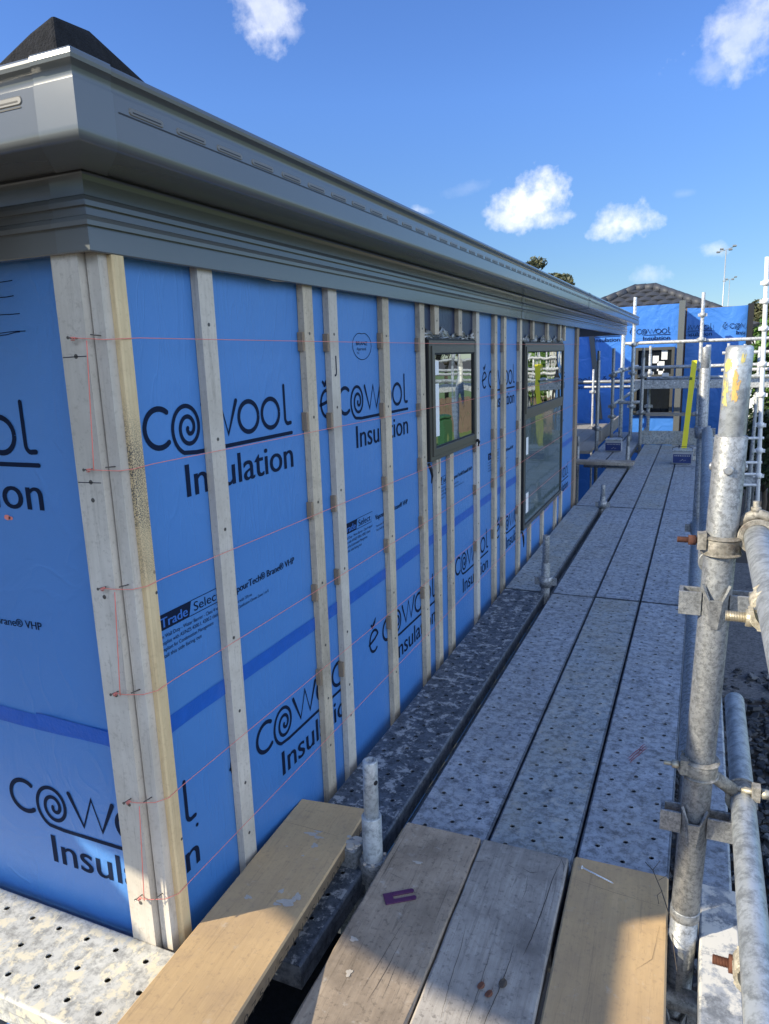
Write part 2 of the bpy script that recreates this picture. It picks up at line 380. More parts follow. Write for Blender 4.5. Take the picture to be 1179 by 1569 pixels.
nz=N(nt,'ShaderNodeTexNoise'); nz.inputs['Scale'].default_value=20; nz.inputs['Detail'].default_value=9; nz.inputs['Roughness'].default_value=.55
nt.links.new(dirv,nz.inputs['Vector'])
nz2=N(nt,'ShaderNodeTexNoise'); nz2.inputs['Scale'].default_value=75; nz2.inputs['Detail'].default_value=6; nz2.inputs['Roughness'].default_value=.6
nt.links.new(dirv,nz2.inputs['Vector'])
# (px, py, half width, half height, tilt degrees, strength, flat base)
clouds_and_fill=[(412,18,50,34,25,.75,0),(446,46,26,14,10,.45,0),(1152,48,64,34,-28,.6,0),(1095,100,38,20,-20,.35,0),(818,318,48,40,0,1.15,1),(782,338,36,20,0,.9,1),(845,335,34,22,0,.9,1),(960,344,46,28,0,.95,1),(940,350,26,16,0,.6,1),
 (996,420,22,12,0,.42,0),(1097,383,22,10,0,.55,0),(1050,297,16,6,0,.12,0),(640,322,26,9,10,.6,0),(720,287,34,8,-10,.12,0),(None,(1,-.15,.50),680,380,0,1.4,0),(None,(.3,-1,.55),600,340,0,1.2,0),(None,(.9,.5,1.1),300,300,0,.6,0)]  # last three: unseen bright banks added to fill the shade
tot=None; filltot=None
for px,py,hw,hh,tilt,stg,fb in clouds_and_fill:
    big=px is None; d=(camray(px,py) if px is not None else V(py).normalized()); t1=V((d.y,-d.x,0)).normalized(); t2=t1.cross(d).normalized()
    if t2.z<0: t2=-t2
    a=math.radians(tilt); e1=t1*math.cos(a)-t2*math.sin(a); e2=t2*math.cos(a)+t1*math.sin(a)
    sc1=fpx/hw*.85; sc2=fpx/hh*.85
    u=mm('MULTIPLY',vm('DOT_PRODUCT',dirv,e1),sc1)
    # recentre
    u=mm('SUBTRACT',u,d.dot(e1)*sc1); vv=mm('SUBTRACT',mm('MULTIPLY',vm('DOT_PRODUCT',dirv,e2),sc2),d.dot(e2)*sc2)
    if fb: vv=mm('MULTIPLY',vv,mm('ADD',1.0,mm('MULTIPLY',mm('LESS_THAN',vv,0),.7)))
    rr=mm('SQRT',mm('ADD',mm('MULTIPLY',u,u),mm('MULTIPLY',vv,vv)),0)
    fr_=mm('GREATER_THAN',vm('DOT_PRODUCT',dirv,d),0.3)
    den=mm('MULTIPLY',mm('SUBTRACT',mm('ADD',1.0,mm('MULTIPLY',mm('ADD',mm('SUBTRACT',nz.outputs['Fac'],.5),mm('MULTIPLY',mm('SUBTRACT',nz2.outputs['Fac'],.5),.32)),2.5)),rr),stg)
    den=mm('MULTIPLY',mm('MAXIMUM',den,0),fr_)
    den=mm('MINIMUM',den,stg*.75)
    if big: filltot=den if filltot is None else mm('MAXIMUM',filltot,den)
    else: tot=den if tot is None else mm('MAXIMUM',tot,den)
tot=mm('MINIMUM',mm('MULTIPLY',tot,mm('ADD',.55,mm('MULTIPLY',nz2.outputs['Fac'],.75))),.93)
cm=N(nt,'ShaderNodeMix',data_type='RGBA'); nt.links.new(tot,cm.inputs[0]); nt.links.new(col,cm.inputs[6])
cm.inputs[7].default_value=(7.8,7.9,8.2,1)
filltot=mm('MINIMUM',filltot,.92)
cm2=N(nt,'ShaderNodeMix',data_type='RGBA'); nt.links.new(filltot,cm2.inputs[0]); nt.links.new(cm.outputs[2],cm2.inputs[6]); cm2.inputs[7].default_value=(14.6,17.2,21.5,1)
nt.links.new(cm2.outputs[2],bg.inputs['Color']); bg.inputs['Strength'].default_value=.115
sc.view_settings.view_transform='Standard'; sc.view_settings.look='None'; sc.view_settings.exposure=.53; sc.view_settings.gamma=1

# ------------------------------------------------------------------ the house under construction
WX=-1.02; WY=1.045; BX=-1.0
YF=6.55   # far end of long wall
house=empty('house',(-3,3,-1.6),'timber framed house under construction wrapped in blue printed building wrap with grey gutter','house')
ZB=-1.6
mb=MB(); mb.box((-1.1,WY,ZB),(WX,YF-.02,1.64)); wrapL=mb.build('wall_wrap','wrap',house)
mb=MB(); mb.box((-7.5,WY,ZB),(-1.1,WY+.08,1.64)); wrapE=mb.build('wall_wrap','wrap',house)
mb=MB(); mb.box((-5.0,YF-.12,ZB),(-1.1,YF-.02,1.64)); mb.build('wall_wrap','wrap',house)
mb=MB(); mb.box((-5.1,YF-.12,ZB),(-5.0,10.5,1.64)); mb.build('wall_wrap','wrap',house)
FL=(V((WX,0,0)),V((0,1,0)),V((0,0,1)),V((1,0,0)))      # long wall frame: u=y
FE=(V((0,WY,0)),V((1,0,0)),V((0,0,1)),V((0,-1,0)))     # end wall frame: u=x
base=1.142; per=.857
# upper row (c starts at 1.129) and lower row
for i in range(-1,7):
    u=1.129+per*i
    if i==-1: continue
    if 2.6<u+.28<3.3 or u>3.9 : 
        if u<4.2: pass
    if u+.57>6.4: continue
    logo(FL,u,base,'logo_print',wrapL,WY+.01,6.5)
for i in range(0,7):
    u=1.40+per*i
    if u+.57>6.4: continue
    logo(FL,u-.0+.03*(i==0),base-.855,'logo_print',wrapL,WY+.01,6.5)
logo(FL,1.40-per+.06,base-.855,'logo_print',wrapL,WY+.01,6.5)
logo(FE,-1.222-.571,base,'logo_print',wrapE,-2.5,-1.021)
logo(FE,-1.459,base-.855,'logo_print',wrapE,-2.5,-1.021)
logo(FE,-1.459-per,base-.855,'logo_print',wrapE,-2.5,-1.021)
def trade(fr,u,par,lo,hi):
    mb=MB()
    # black slanted block, reversed word, outlined word
    mb.poly([place2d(fr,a,b,.001) for a,b in ((u,.759),(u+.102,.759),(u+.112,.794),(u,.794))])
    text(mb,fr,'Trade',u+.008,.765,.088,.021,n=.0018,mi=1,bold=.0008)
    ribbon(mb,fr,[(u+.113,.7935),(u+.232,.7935),(u+.222,.7595),(u+.104,.7595)],.0018)
    text(mb,fr,'Select',u+.120,.766,.095,.021,n=.001)
    text(mb,fr,'VapourTech\u00ae Brane\u00ae VHP',u+.255,.757,.305,.0185,full=False,bold=.0005)
    for k,t in enumerate(['Non Wall Duty - Water Barrier - Class 4 vapour','Complies with AS/NZS 4200.1, 4200.2 clause','Compliant for Condensation Management','Install this side facing out']):
        text(mb,fr,t,u-.005,.741-.0145*k,.235*len(t)/46,.0085,n=.001)
    for k,t in enumerate(['Nominal width 1370 mm','Duty Classification Climate Zones 1 to 8']):
        text(mb,fr,t,u+.262,.730-.0145*k,.16*len(t)/40,.0075,n=.001)
    clip_u(mb,fr,lo,hi)
    return mb.build('product_print',['print','print_rev'],par,clean=False)
for i in range(0,6):
    u=1.112+.86*i
    if u+.57<6.4 or i==0: trade(FL,u,wrapL,WY+.005,6.5)
trade(FE,-1.278-.56,wrapE,-3,-1.03)
# appraisal mark (apple shaped outline)
mb=MB()
pts=[]
for k in range(41):
    t=2*PI*k/40; rr=1-.10*math.exp(-((t-PI/2)/.22)**2)
    pts.append((2.171+.071*rr*math.cos(t)*(1+.05*math.sin(t)),1.349+.043*rr*math.sin(t)))
ribbon(mb,FL,pts,.0022); text(mb,FL,'BRANZ',2.127,1.352,.085,.012); text(mb,FL,'Appraised',2.130,1.336,.07,.009); text(mb,FL,'No.',2.132,1.325,.016,.006)
mb.build('appraisal_mark','print',wrapL,clean=False)
# seam tape with slight waves
def strip(fr,u0,u1,vc,h,name,par,mat,n0=.0012,amp=.0015,step=.06,seed=1):
    r=random.Random(seed); mb=MB(); k=int((u1-u0)/step); t=[];bt=[]
    for i in range(k+1):
        u=u0+(u1-u0)*i/k; off=.004*math.sin(u*2.1)+r.uniform(-.001,.001)
        t.append(mb.addv(place2d(fr,u,vc(u)+h/2+off,n0+amp*r.random()))); bt.append(mb.addv(place2d(fr,u,vc(u)-h/2+off+r.uniform(-.001,.001),n0+amp*r.random())))
    for i in range(k): mb.face([bt[i],bt[i+1],t[i+1],t[i]])
    return mb.build(name,mat,par,clean=False)
strip(FL,WY+.002,6.5,lambda u:.542+.004*(u-1),.040,'seam_tape',wrapL,'tape',seed=3)
strip(FE,-4,-1.022,lambda u:.538+.006*math.sin(u*6),.038,'seam_tape',wrapE,'tape',seed=4)
strip(FE,-1.33,-1.022,lambda u:.541-.03*(u+1.33),.034,'seam_tape',wrapE,'tape',n0=.003,seed=5)
# marker pen strokes near the top of the end wall
mb=MB()
for u0,u1,z,dz in ((-1.35,-1.227,1.476,.001),(-1.35,-1.229,1.447,.002),(-1.36,-1.219,1.414,.002),(-1.36,-1.21,1.380,.003),(-1.30,-1.225,1.374,.008)):
    ribbon(mb,FE,[(u0+(u1-u0)*k/6,z+dz*k/6+.0006*math.sin(k*2+z*40)) for k in range(7)],.0016,cap=False)
mb.build('marker_strokes','print',wrapE,clean=False)
# crayon dots
mb=MB()
for (a,b,r_) in ((-1.335,1.004,.006),(-1.325,1.003,.004)): mb.poly([place2d(FE,a+r_*1.6*math.cos(k),b+r_*math.sin(k),.001) for k in [j*PI/5 for j in range(10)]])
mb.build('crayon_mark','string',wrapE,clean=False)

# battens --------------------------------------------------
def batten(y0,y1,z0,z1,screws,mat='batten',x1=BX,pack=(),mark=None,lean=0):
    mb=MB(); mb.box((WX+.001,0,z0),(x1,y1-y0,z1),bev=.0015)
    o=mb.build('batten',mat,house); o.location=(0,y0,0)
    for z in screws:
        s=MB(); s.tube((x1-.004,(y1-y0)/2,z),(x1+.0008,(y1-y0)/2,z),.0042,10); s.tube((x1,(y1-y0)/2,z),(x1+.0012,(y1-y0)/2,z),.0016,6)
        s.build('screw','screw',o)
    for z in pack:
        s=MB(); s.box((WX+.001,-.009,z),(x1-.004,0.0,z+.05)); s.build('packer','timber_b',o)
    if mark:
        s=MB(); fr=(V((x1,0,0)),V((0,1,0)),V((0,0,1)),V((1,0,0)))
        text(s,fr,'J',.018,mark,.016,.045,n=.0008); s.build('pencil_mark','print',o,clean=False)
    return o
def zs(a,b,n,j=0): return [a+(b-a)*k/(n-1)+R.uniform(-.015,.015) for k in range(n)]
for i,(y0,y1,sn) in enumerate([(1.317,1.369,8),(1.766,1.818,8),(1.912,1.966,8),(2.300,2.354,8),(2.654,2.706,8),(3.415,3.467,8),(3.752,3.804,7),(3.946,3.998,7),(4.326,4.378,7)]):
    base_s=[1.40,1.155,.925,.68,.47,.28,.15,-.1]
    batten(y0,y1,ZB,1.62,[z+R.uniform(-.02,.02) for z in base_s],'batten_g' if i in(0,2,5) else 'batten',
      pack=[] if i==0 else [z+R.uniform(-.02,.02) for z in (1.33,1.10,.86,.62,.33)],mark={2:1.275}.get(i))
for (y0,y1,mk) in ((2.82,2.872,.84),(2.997,3.049,None),(4.65,4.70,None),(5.076,5.128,None),(5.586,5.638,None),(5.832,5.882,None)):
    top=.885 if y0<4 else .20
    batten(y0,y1,ZB,top,[top-.12,top-.35,top-.6],mark=mk)
for (y0,y1) in ((2.825,2.877),(3.139,3.191),(4.676,4.728),(5.151,5.203),(5.639,5.691),(5.834,5.886)):
    batten(y0,y1,1.395,1.62,[1.45])
o=batten(1.912+.0,1.966,ZB+.0,ZB+.01,[],mark=None)
bpy.data.objects.remove(o)
mb=MB(); mb.box((WX-.02,0,ZB),(BX,.125,1.62),bev=.002); o=mb.build('corner_post','timber_b',house); o.location=(0,6.44,0)
# near corner: grey batten on the end wall, grey batten in the corner, yellow timber on the long wall
mb=MB(); mb.box((-1.094,1.018,ZB),(-1.030,1.0445,1.62),bev=.002); A=mb.build('corner_batten','batten_g',house)
for z in (1.33,1.095,.865,.655,.405,.165,1.06): 
    s=MB(); s.tube((-1.06,1.020,z),(-1.06,1.0172,z),.0045,10); s.build('screw','screw',A)
s=MB()
for z in (1.328,1.093): s.poly([(-1.092,1.0172,z),(-1.034,1.0172,z+.001),(-1.034,1.0172,z+.0025),(-1.092,1.0172,z+.0015)])
s.build('pencil_mark','print',A,clean=False)
mb=MB(); mb.box((-1.026,1.034,ZB),(-.998,1.062,1.62),bev=.003); mb.build('corner_batten','batten_g',house)
mb=MB(); mb.prism([(-1.018,1.0625),(-1.013,1.0555),(-.987,1.0555),(-.984,1.059),(-.984,1.083),(-.987,1.086),(-1.018,1.086)],ZB,1.5065,bev=.0); Y=mb.build('corner_batten','timber_y',house); tag(Y,'yellow pine corner batten with black mould stains')
for z in (.862,.905,.30): 
    s=MB(); s.tube((-.987,1.08,z),(-.9838,1.08,z),.0035,8); s.build('screw','screw' if z<.9 else 'timber_b',Y)
# fascia / gutter / joiners: one profile swept round the eave with mitred corners
FX=-.985; FY=1.005; FFY=10.62
def sweep(prof,name,mat,side,par,u0=None,u1=None,smooth=False):
    mb=MB(); rows=[]
    for d,z in prof:
        if side=='long':
            a=(FX+d,FY-d if u0 is None else u0,z); b=(FX+d,FFY+d if u1 is None else u1,z); rows.append((mb.addv(a),mb.addv(b)))
        elif side=='end':
            a=(-7.6 if u0 is None else u0,FY-d,z); b=(FX+d,FY-d,z); rows.append((mb.addv(a),mb.addv(b)))
        elif side=='far':
            a=(-7.6,FFY+d,z); b=(FX+d,FFY+d,z); rows.append((mb.addv(a),mb.addv(b)))
        elif side=='corner':
            a=(FX+d*.85-.055,FY-d,z); m=(FX+d,FY-d,z); b=(FX+d,FY-d*.85+.055,z)
            rows.append((mb.addv(a),mb.addv(m),mb.addv(b)))
    for i in range(len(rows)-1):
        for k in range(len(rows[i])-1): mb.face([rows[i][k],rows[i][k+1],rows[i+1][k+1],rows[i+1][k]],0,smooth)
    for k in range(len(mb.sm)): mb.sm[k]=True
    o=mb.build(name,mat,par); o.data.set_sharp_from_angle(angle=math.radians(22)); return o
fp=[(-.03,1.509),(-.002,1.507),(0,1.509),(0,1.5490),(.0075,1.5492),(.0078,1.557),(.0045,1.564),(0,1.567),(0,1.5805),(.0075,1.5807),(.0078,1.589),(.0045,1.596),(0,1.599),(0,1.622),(.003,1.631),(.010,1.637)]
gp=[(.004,1.636),(.105,1.6335)]+[(.1315+.014*math.cos(math.radians(a)),1.6485+.014*math.sin(math.radians(a))) for a in (-95,-80,-65,-50,-35,-20,-8)]+[(.1455,1.653),(.1455,1.7115),(.1435,1.7125),(.1395,1.7130),(.1375,1.7150),(.1370,1.7200),(.1378,1.7260),(.1400,1.7300),(.1440,1.7330)]+[(.1405+.0105*math.cos(math.radians(a)),1.7405+.0105*math.sin(math.radians(a))) for a in (-30,0,25,50,75,100,125,150)]+[(.129,1.738),(.129,1.72),(.128,1.66),(.10,1.645),(.006,1.648),(.002,1.745),(.0,1.60)]
fas={}
for side in ('long','end','far'):
    sweep(fp,'fascia','cs',side,house)
    gut=sweep(gp,'gutter','cs',side,house); fas[side]=gut
jp=[(d+(.0016 if z<1.70 and d>.12 else (.0016 if d>.145 else .0004)),z-(.0014 if z<1.66 else 0)+(.0016 if z>1.742 else 0)) for d,z in gp[:26]]
j=sweep(jp,'corner_joiner','cs2','corner',fas['end'],u0=-.055,u1=-.06)
def bevel(o,w,seg=2,angle=30):
    m=o.modifiers.new('b','BEVEL'); m.width=w; m.segments=seg; m.limit_method='ANGLE'; m.angle_limit=math.radians(angle)
sweep(jp,'gutter_joiner','cs2','long',fas['long'],u0=5.95,u1=6.03)
fj=[(d+.0014,z) for d,z in fp[1:]]
sweep(fj,'fascia_joiner','cs2','long',fas['long'],u0=4.3,u1=4.36)
sweep(fj,'fascia_joiner','cs2','end',fas['end'],u0=-1.06)
mb=MB(); mb.box((FX+.0105,FY-.010,1.6320),(FX+.0140,FFY,1.6352)); mb.build('gap_shade_strip','gasket',fas['long'])  # dark strip drawn in for the shaded gap line between gutter and fascia
mb=MB(); mb.box((-7.5,FY-.0140,1.6320),(FX+.0135,FY-.0105,1.6352)); mb.build('gap_shade_strip','gasket',fas['end'])
# overflow slots pressed into the gutter face
def pill(mb,fr,u,v,L,h,n=.0016,mi=0,flip=1):
    pts=arc(u+L/2-h/2,v,h/2,h/2,-90,90,5)+arc(u-L/2+h/2,v,h/2,h/2,90,270,5)
    mb.poly([place2d(fr,a,b,n) for a,b in pts],mi)
    m=len(pts); cxx,cyy=u,v
    for q in range(m):
        a,b=pts[q],pts[(q+1)%m]; oa=(cxx+(a[0]-cxx)*1.03,cyy+(a[1]-cyy)*1.35); ob=(cxx+(b[0]-cxx)*1.03,cyy+(b[1]-cyy)*1.35)
        mb.poly([place2d(fr,a[0],a[1],n),place2d(fr,b[0],b[1],n),place2d(fr,ob[0],ob[1],.0001),place2d(fr,oa[0],oa[1],.0001)],mi)
    ribbon(mb,fr,[(u-L*.42,v-h*.1),(u+L*.42,v-h*.1)],h*.22,n=n+.0004,mi=1,cap=False)
M['pill']=flat('slot_sheen',(.165,.155,.13),.35,var=.1,bmp=0)  # paler than the gutter: reflected light put into the slot colour
M['groove']=flat('dark_groove',(.02,.02,.02),.6,var=.1,bmp=0)
frg=(V((FX+.1455,0,0)),V((0,1,0)),V((0,0,1)),V((1,0,0)))
mb=MB()
ribbon(mb,frg,[(.945,1.6880),(10.6,1.6880)],.0022,n=.0007,mi=1,cap=False)
y=1.008; first=True
while y<10.6:
    pill(mb,frg,y,1.6965,.078,.0085); y+=.113
mb.build('overflow_slots',['pill','groove'],fas['long'],clean=False)
fre=(V((0,FY-.1455,0)),V((1,0,0)),V((0,0,1)),V((0,-1,0)))
mb=MB(); x=-.985
ribbon(mb,fre,[(-7,1.6885),(-.945,1.6885)],.0022,n=.0009,mi=1,cap=False)
while x>-3: pill(mb,fre,x,1.6975,.085,.0095); x-=.113
mb.build('overflow_slots',['pill','groove'],fas['end'],clean=False)
s=MB(); s.tube((-1.058,FY-.001,1.556),(-1.058,FY-.0035,1.556),.004,8); s.build('rivet','gasket',fas['end'])
# flash of folded film poking out under the fascia
s=MB(); s.poly([(-.99,1.56,1.507),(-.985,1.60,1.503),(-.987,1.66,1.507)]); s.build('film_scrap','timber_b',house)
# soffit behind fascia and recess ceiling
mb=MB(); mb.box((-7.5,FY+.02,1.640),(FX-.012,FFY-.01,1.652)); mb.build('soffit','timber_b',house)
mb=MB(); mb.box((-4.98,YF,1.509),(FX-.03,FFY-.03,1.515)); mb.build('soffit','gasket',house)
# roof: hip planes with tile courses
e0=(-.94,.96); ex=-9.0; ey=10.66; zt=1.742; sl_=.38
mb=MB(); hw=(ex-e0[0])/2
rx=(e0[0]+ex)/2; run=abs(hw); zr=zt+run*sl_
a=(e0[0],e0[1],zt);b=(e0[0],ey,zt);c=(ex,ey,zt);d=(ex,e0[1],zt); r0=(rx,e0[1]+run,zr); r1=(rx,ey-run,zr)
mb.poly([a,b,r1,r0]);mb.poly([b,c,r1]);mb.poly([c,d,r0,r1]);mb.poly([d,a,r0])
mb.build('roof','tile',house)
# black hip starter at the near corner
mb=MB()
lo=[(-.957,.955,1.742),(-.975,1.205,1.742),(-1.30,1.40,1.80),(-1.50,.975,1.742)]
hi=[(-.972,.968,1.857),(-.982,1.195,1.822),(-1.24,1.36,1.95),(-1.36,.985,1.742)]
mid=[(-.985,1.06,1.862)]
il=[mb.addv(p) for p in lo]; ih=[mb.addv(p) for p in hi]; im=mb.addv(mid[0]); im2=mb.addv((-1.03,.972,1.842)); im3=mb.addv((-1.11,.974,1.812))
mb.face([il[0],il[1],ih[1],im,ih[0]]); mb.face([il[1],il[2],ih[2],ih[1]]); mb.face([il[2],il[3],ih[3],ih[2]])
mb.face([il[3],il[0],ih[0],im2,im3,ih[3]]); mb.face([ih[0],im,ih[1],ih[2],ih[3],im3,im2])
o=mb.build('hip_flashing','black',house); bevel(o,.006,2)
# unseen plate added left of the view, cut to throw the shade line over the corner
mb=MB(); mb.prism([(-6.5,.905),(-6.5,-.76),(-2.99,-.76),(-2.97,-.49),(-2.51,-.62),(-2.06,-.69),(-2.06,-.32),(-1.45,.05),(-1.2,.45),(-1.12,.905)],1.60,1.62); mb.build('shade_plate','cs',house)

# windows ----------------------------------------------------------
def frame_ring(mb,y0,y1,z0,z1,w,xa,xb,mi=0):
    mb.box((xa,y0,z0),(xb,y0+w,z1),mi,.0015); mb.box((xa,y1-w,z0),(xb,y1,z1),mi,.0015)
    mb.box((xa,y0+w,z1-w),(xb-.0006,y1-w,z1),mi,.0015); mb.box((xa,y0+w,z0),(xb-.0006,y1-w,z0+w),mi,.0015)
def windowA(y0,y1,z0,z1,split=None):
    win=bpy.data.objects.new('window',None); C.objects.link(win); win.parent=house
    mb=MB(); frame_ring(mb,y0,y1,z0,z1,.025,-1.012,-.9905)
    if split: mb.box((-1.012,y0+.030,split-.020),(-.992,y1-.030,split+.018),0,.001)
    mb.build('frame','alu',win)
    mb=MB(); mb.box((-1.0185,y0-.010,z0-.006),(-1.0125,y0+.0,z1+.004)); mb.box((-1.0115,y0-.0035,z0+.002),(-.995,y0-.0006,z1+.002)); mb.box((-1.0185,y0,z1+.001),(-1.0,y1+.01,z1+.008)); mb.build('flange','gasket',win)
    zz=split+.018 if split else z0+.030
    mb=MB(); frame_ring(mb,y0+.020,y1-.020,zz-.002 if split else zz-.010,z1-.022,.030,-1.002,-.9845); mb.build('sash','alu',win)
    mb=MB(); frame_ring(mb,y0+.050,y1-.050,(zz+.028) if split else zz+.020,z1-.052,.006,-1.0,-.9885); mb.build('gasket','gasket',win)
    mb=MB(); mb.box((-1.0,y0+.052,zz+.022),(-.9935,y1-.052,z1-.054)); g=mb.build('glass','glass',win)
    return win,zz
w1,zz=windowA(2.728,3.382,.889,1.373)
for a,b in ((.985,1.20),(1.235,1.29)):
    s=MB(); s.box((-.9934,2.80,a),(-.993,2.845,b)); s.build('reflection_strip','paper',w1)  # white strips drawn in for the upright's reflection in the pane
s=MB(); s.path([(-.985,3.375,.905),(-.982,3.392,.895),(-.984,3.385,.875)],[.008,.007,.004],6); s.build('flange_tab','gasket',w1)
s=MB(); s.path([(-1.0,2.722,.885),(-.99,2.725,.86),(-.993,2.745,.83),(-.995,2.74,.80)],[.006,.007,.005,.002]); s.build('flange_tab','gasket',w1)
w2,zz=windowA(4.425,5.775,.205,1.372,split=.925)
mb=MB(); mb.box((-1.002,4.457,.238),(-.9965,5.742,.904)); mb.build('glass','glass2',w2)
for ya,yb in ((5.722,5.744),(4.456,4.470)):
    mb=MB(); mb.box((-.9962,ya,.238),(-.9915,yb,.904)); mb.build('gasket','gasket',w2)
for (a,b,c,d) in ((4.50,4.56,.68,.79),(4.51,4.58,.30,.43)):
    s=MB(); s.box((-.9963,a,c),(-.9958,b,d)); s.build('sticker','paper',w2)
s=MB(); s.path([(-1.0,4.42,.20),(-.99,4.415,.17),(-.993,4.445,.12),(-.995,4.45,.09)],[.006,.007,.005,.002]); s.build('flange_tab','gasket',w2)
M['flashdark']=flat('dark_flashing_tape',(.012,.026,.07),.35,var=.3,sc_=8,bmp=.5)
for y0,y1 in ((2.708,3.413),(4.38,5.832)):
    mb=MB(); mb.box((WX+.0004,y0,1.374),(WX+.0016,y1,1.56)); mb.build('window_flashing','flashdark',house)
# openings above windows: crumpled flashing
for y0,y1,seed in ((2.71,3.41,1),(4.38,5.83,2)):
    r=random.Random(seed); mb=MB(); nx=int((y1-y0)/.02); nz_=7; g=[]
    for i in range(nx+1):
        col_=[]
        for k in range(nz_+1):
            zc=1.380+(.030+.014*math.sin(i*.55+seed)+.008*math.sin(i*1.7))*k/nz_ 
            col_.append(mb.addv((WX+.002+r.uniform(0,.012),y0+(y1-y0)*i/nx,zc)))
        g.append(col_)
    for i in range(nx):
        for k in range(nz_): mb.face([g[i][k],g[i+1][k],g[i+1][k+1],g[i][k+1]])
    mb.build('window_flashing','foil',house,clean=False)

# string lines -------------------------------------------------------
def sag(p,q,n=14,s=.0):
    p=V(p);q=V(q); return [p+(q-p)*k/n+V((0,0,-s*4*(k/n)*(1-k/n))) for k in range(n+1)]
zsx=[1.361,1.120,.886,.664,.420,.187]; zfar=[1.372,1.10,.868,.665,.40,.20]
strings=['topmost pair of taut pink string lines, knotted round nails at the house corner','middle pair of taut pink string lines crossing the battens','lowest pair of taut pink string lines near the steel plank']
for i in range(3):
    e=empty('string_line',(-1.045,1.0,zsx[2*i+1]),strings[i],'string line','string lines stretched along the battens')
    off=V(e.location); mb=MB()
    for k in (2*i,2*i+1):
        z=zsx[k]; 
        pts=[V((-1.05,1.006,z+.002)),V((-1.03,1.012,z)),V((-.999,1.03,z-.003)),V((-.982,1.053,z-.002)),V((-.982,1.10,z))]+sag((-.982,1.12,z),(-.992,6.56,zfar[k]),30,.006)
        mb.path([p-off for p in pts],.0008,5)
    a=V((-1.045,1.006,zsx[2*i])); b=V((-1.045,1.006,zsx[2*i+1])); b.x+=.008
    pts=sag(V((-1.022,1.008,zsx[2*i]-.004)) if i else V((-1.022,1.010,zsx[0]-.004)),b,8,0)
    mb.path([p-off for p in pts],.0011,5)
    for z in (zsx[2*i],zsx[2*i+1]):
        mb.path([V((-1.05+.004*math.cos(t*1.3),1.010-.002*t*.4,z+.003*math.sin(t*1.3)))-off for t in range(12)],.001,4)
    mb.build('cord','string',e,clean=False)
    for z in (zsx[2*i],zsx[2*i+1]):
        s=MB(); s.tube(V((-1.052,1.03,z))-off,V((-1.054,.999,z+.002))-off,.0014,6); s.tube(V((-1.054,.999,z+.002))-off,V((-1.0541,.9975,z+.002))-off,.003,8); s.build('nail','screw',e)
        s=MB(); s.tube(V((-1.01,1.04,z+.004))-off,V((-1.013,1.012,z+.006))-off,.0013,6); s.build('nail','screw',e)

# ------------------------------------------------------------------ scaffold planks
def plank_mesh(L,w=.228,rows=3,pitch=.0835,hr=.0071,th=.062):
    mb=MB(); cols=[w*.2,w*.5,w*.8]; strip_=[0,w*.35,w*.65,w]
    y0=.012; lip=.006
    xs=strip_[:]; xs[0]=lip; xs[3]=w-lip
    n=int((L-2*y0)/pitch)
    for c in range(3):
        xa,xb=xs[c],xs[c+1]; xc=cols[c]; st=y0+(pitch/2 if c==1 else 0)
        if c==1: mb.poly([(xa,y0,0),(xb,y0,0),(xb,st,0),(xa,st,0)])
        m=n if c!=1 else n-1; y=st
        for k in range(m):
            ya,yb=y,y+pitch; yc=(ya+yb)/2; xm=(xa+xb)/2
            out=[mb.addv(p) for p in ((xb,yc,0),(xb,yb,0),(xm,yb,0),(xa,yb,0),(xa,yc,0),(xa,ya,0),(xm,ya,0),(xb,ya,0))]
            def ring(r,z): return [mb.addv((xc+r*math.cos(PI/4*q),yc+r*math.sin(PI/4*q),z)) for q in range(8)]
            r0=ring(hr*1.5,0); r1=ring(hr,.0005); r2=ring(hr*.98,-.0025)
            for q in range(8):
                j=(q+1)%8
                mb.face([out[q],out[j],r0[j],r0[q]]); mb.face([r0[q],r0[j],r1[j],r1[q]]); mb.face([r1[q],r1[j],r2[j],r2[q]])
            y=yb
        mb.poly([(xa,y,0),(xb,y,0),(xb,L-y0*.5,0),(xa,L-y0*.5,0)])
    # end lips and rolled sides
    ye=L-y0*.5
    mb.poly([(lip,0.004,-.002),(w-lip,.004,-.002),(w-lip,y0,0),(lip,y0,0)])
    mb.poly([(lip,ye,0),(w-lip,ye,0),(w-lip,L-.002,-.002),(lip,L-.002,-.002)])
    for (xa,xb) in ((lip,0),(w-lip,w)):
        prof=[(xa,0),((xa+xb)/2,-.0008),(xb,-.005),(xb,-.03),(xb-(xb-xa)*.25,-.036),(xb-(xb-xa)*.25,-.05),(xb,-th)]
        ids=[[mb.addv((px,yy,pz)) for px,pz in prof] for yy in (.004,L-.002)]
        for k in range(len(prof)-1): mb.face([ids[0][k],ids[0][k+1],ids[1][k+1],ids[1][k]],1)
    mb.poly([(0,.004,-th),(w,.004,-th),(w,L-.002,-th),(0,L-.002,-th)],1)
    mb.poly([(0,.004,-th),(w,.004,-th),(w,.004,-.003),(0,.004,-.003)],1); mb.poly([(0,L-.002,-th),(w,L-.002,-th),(w,L-.002,-.003),(0,L-.002,-.003)],1)
    return mb
PM={}
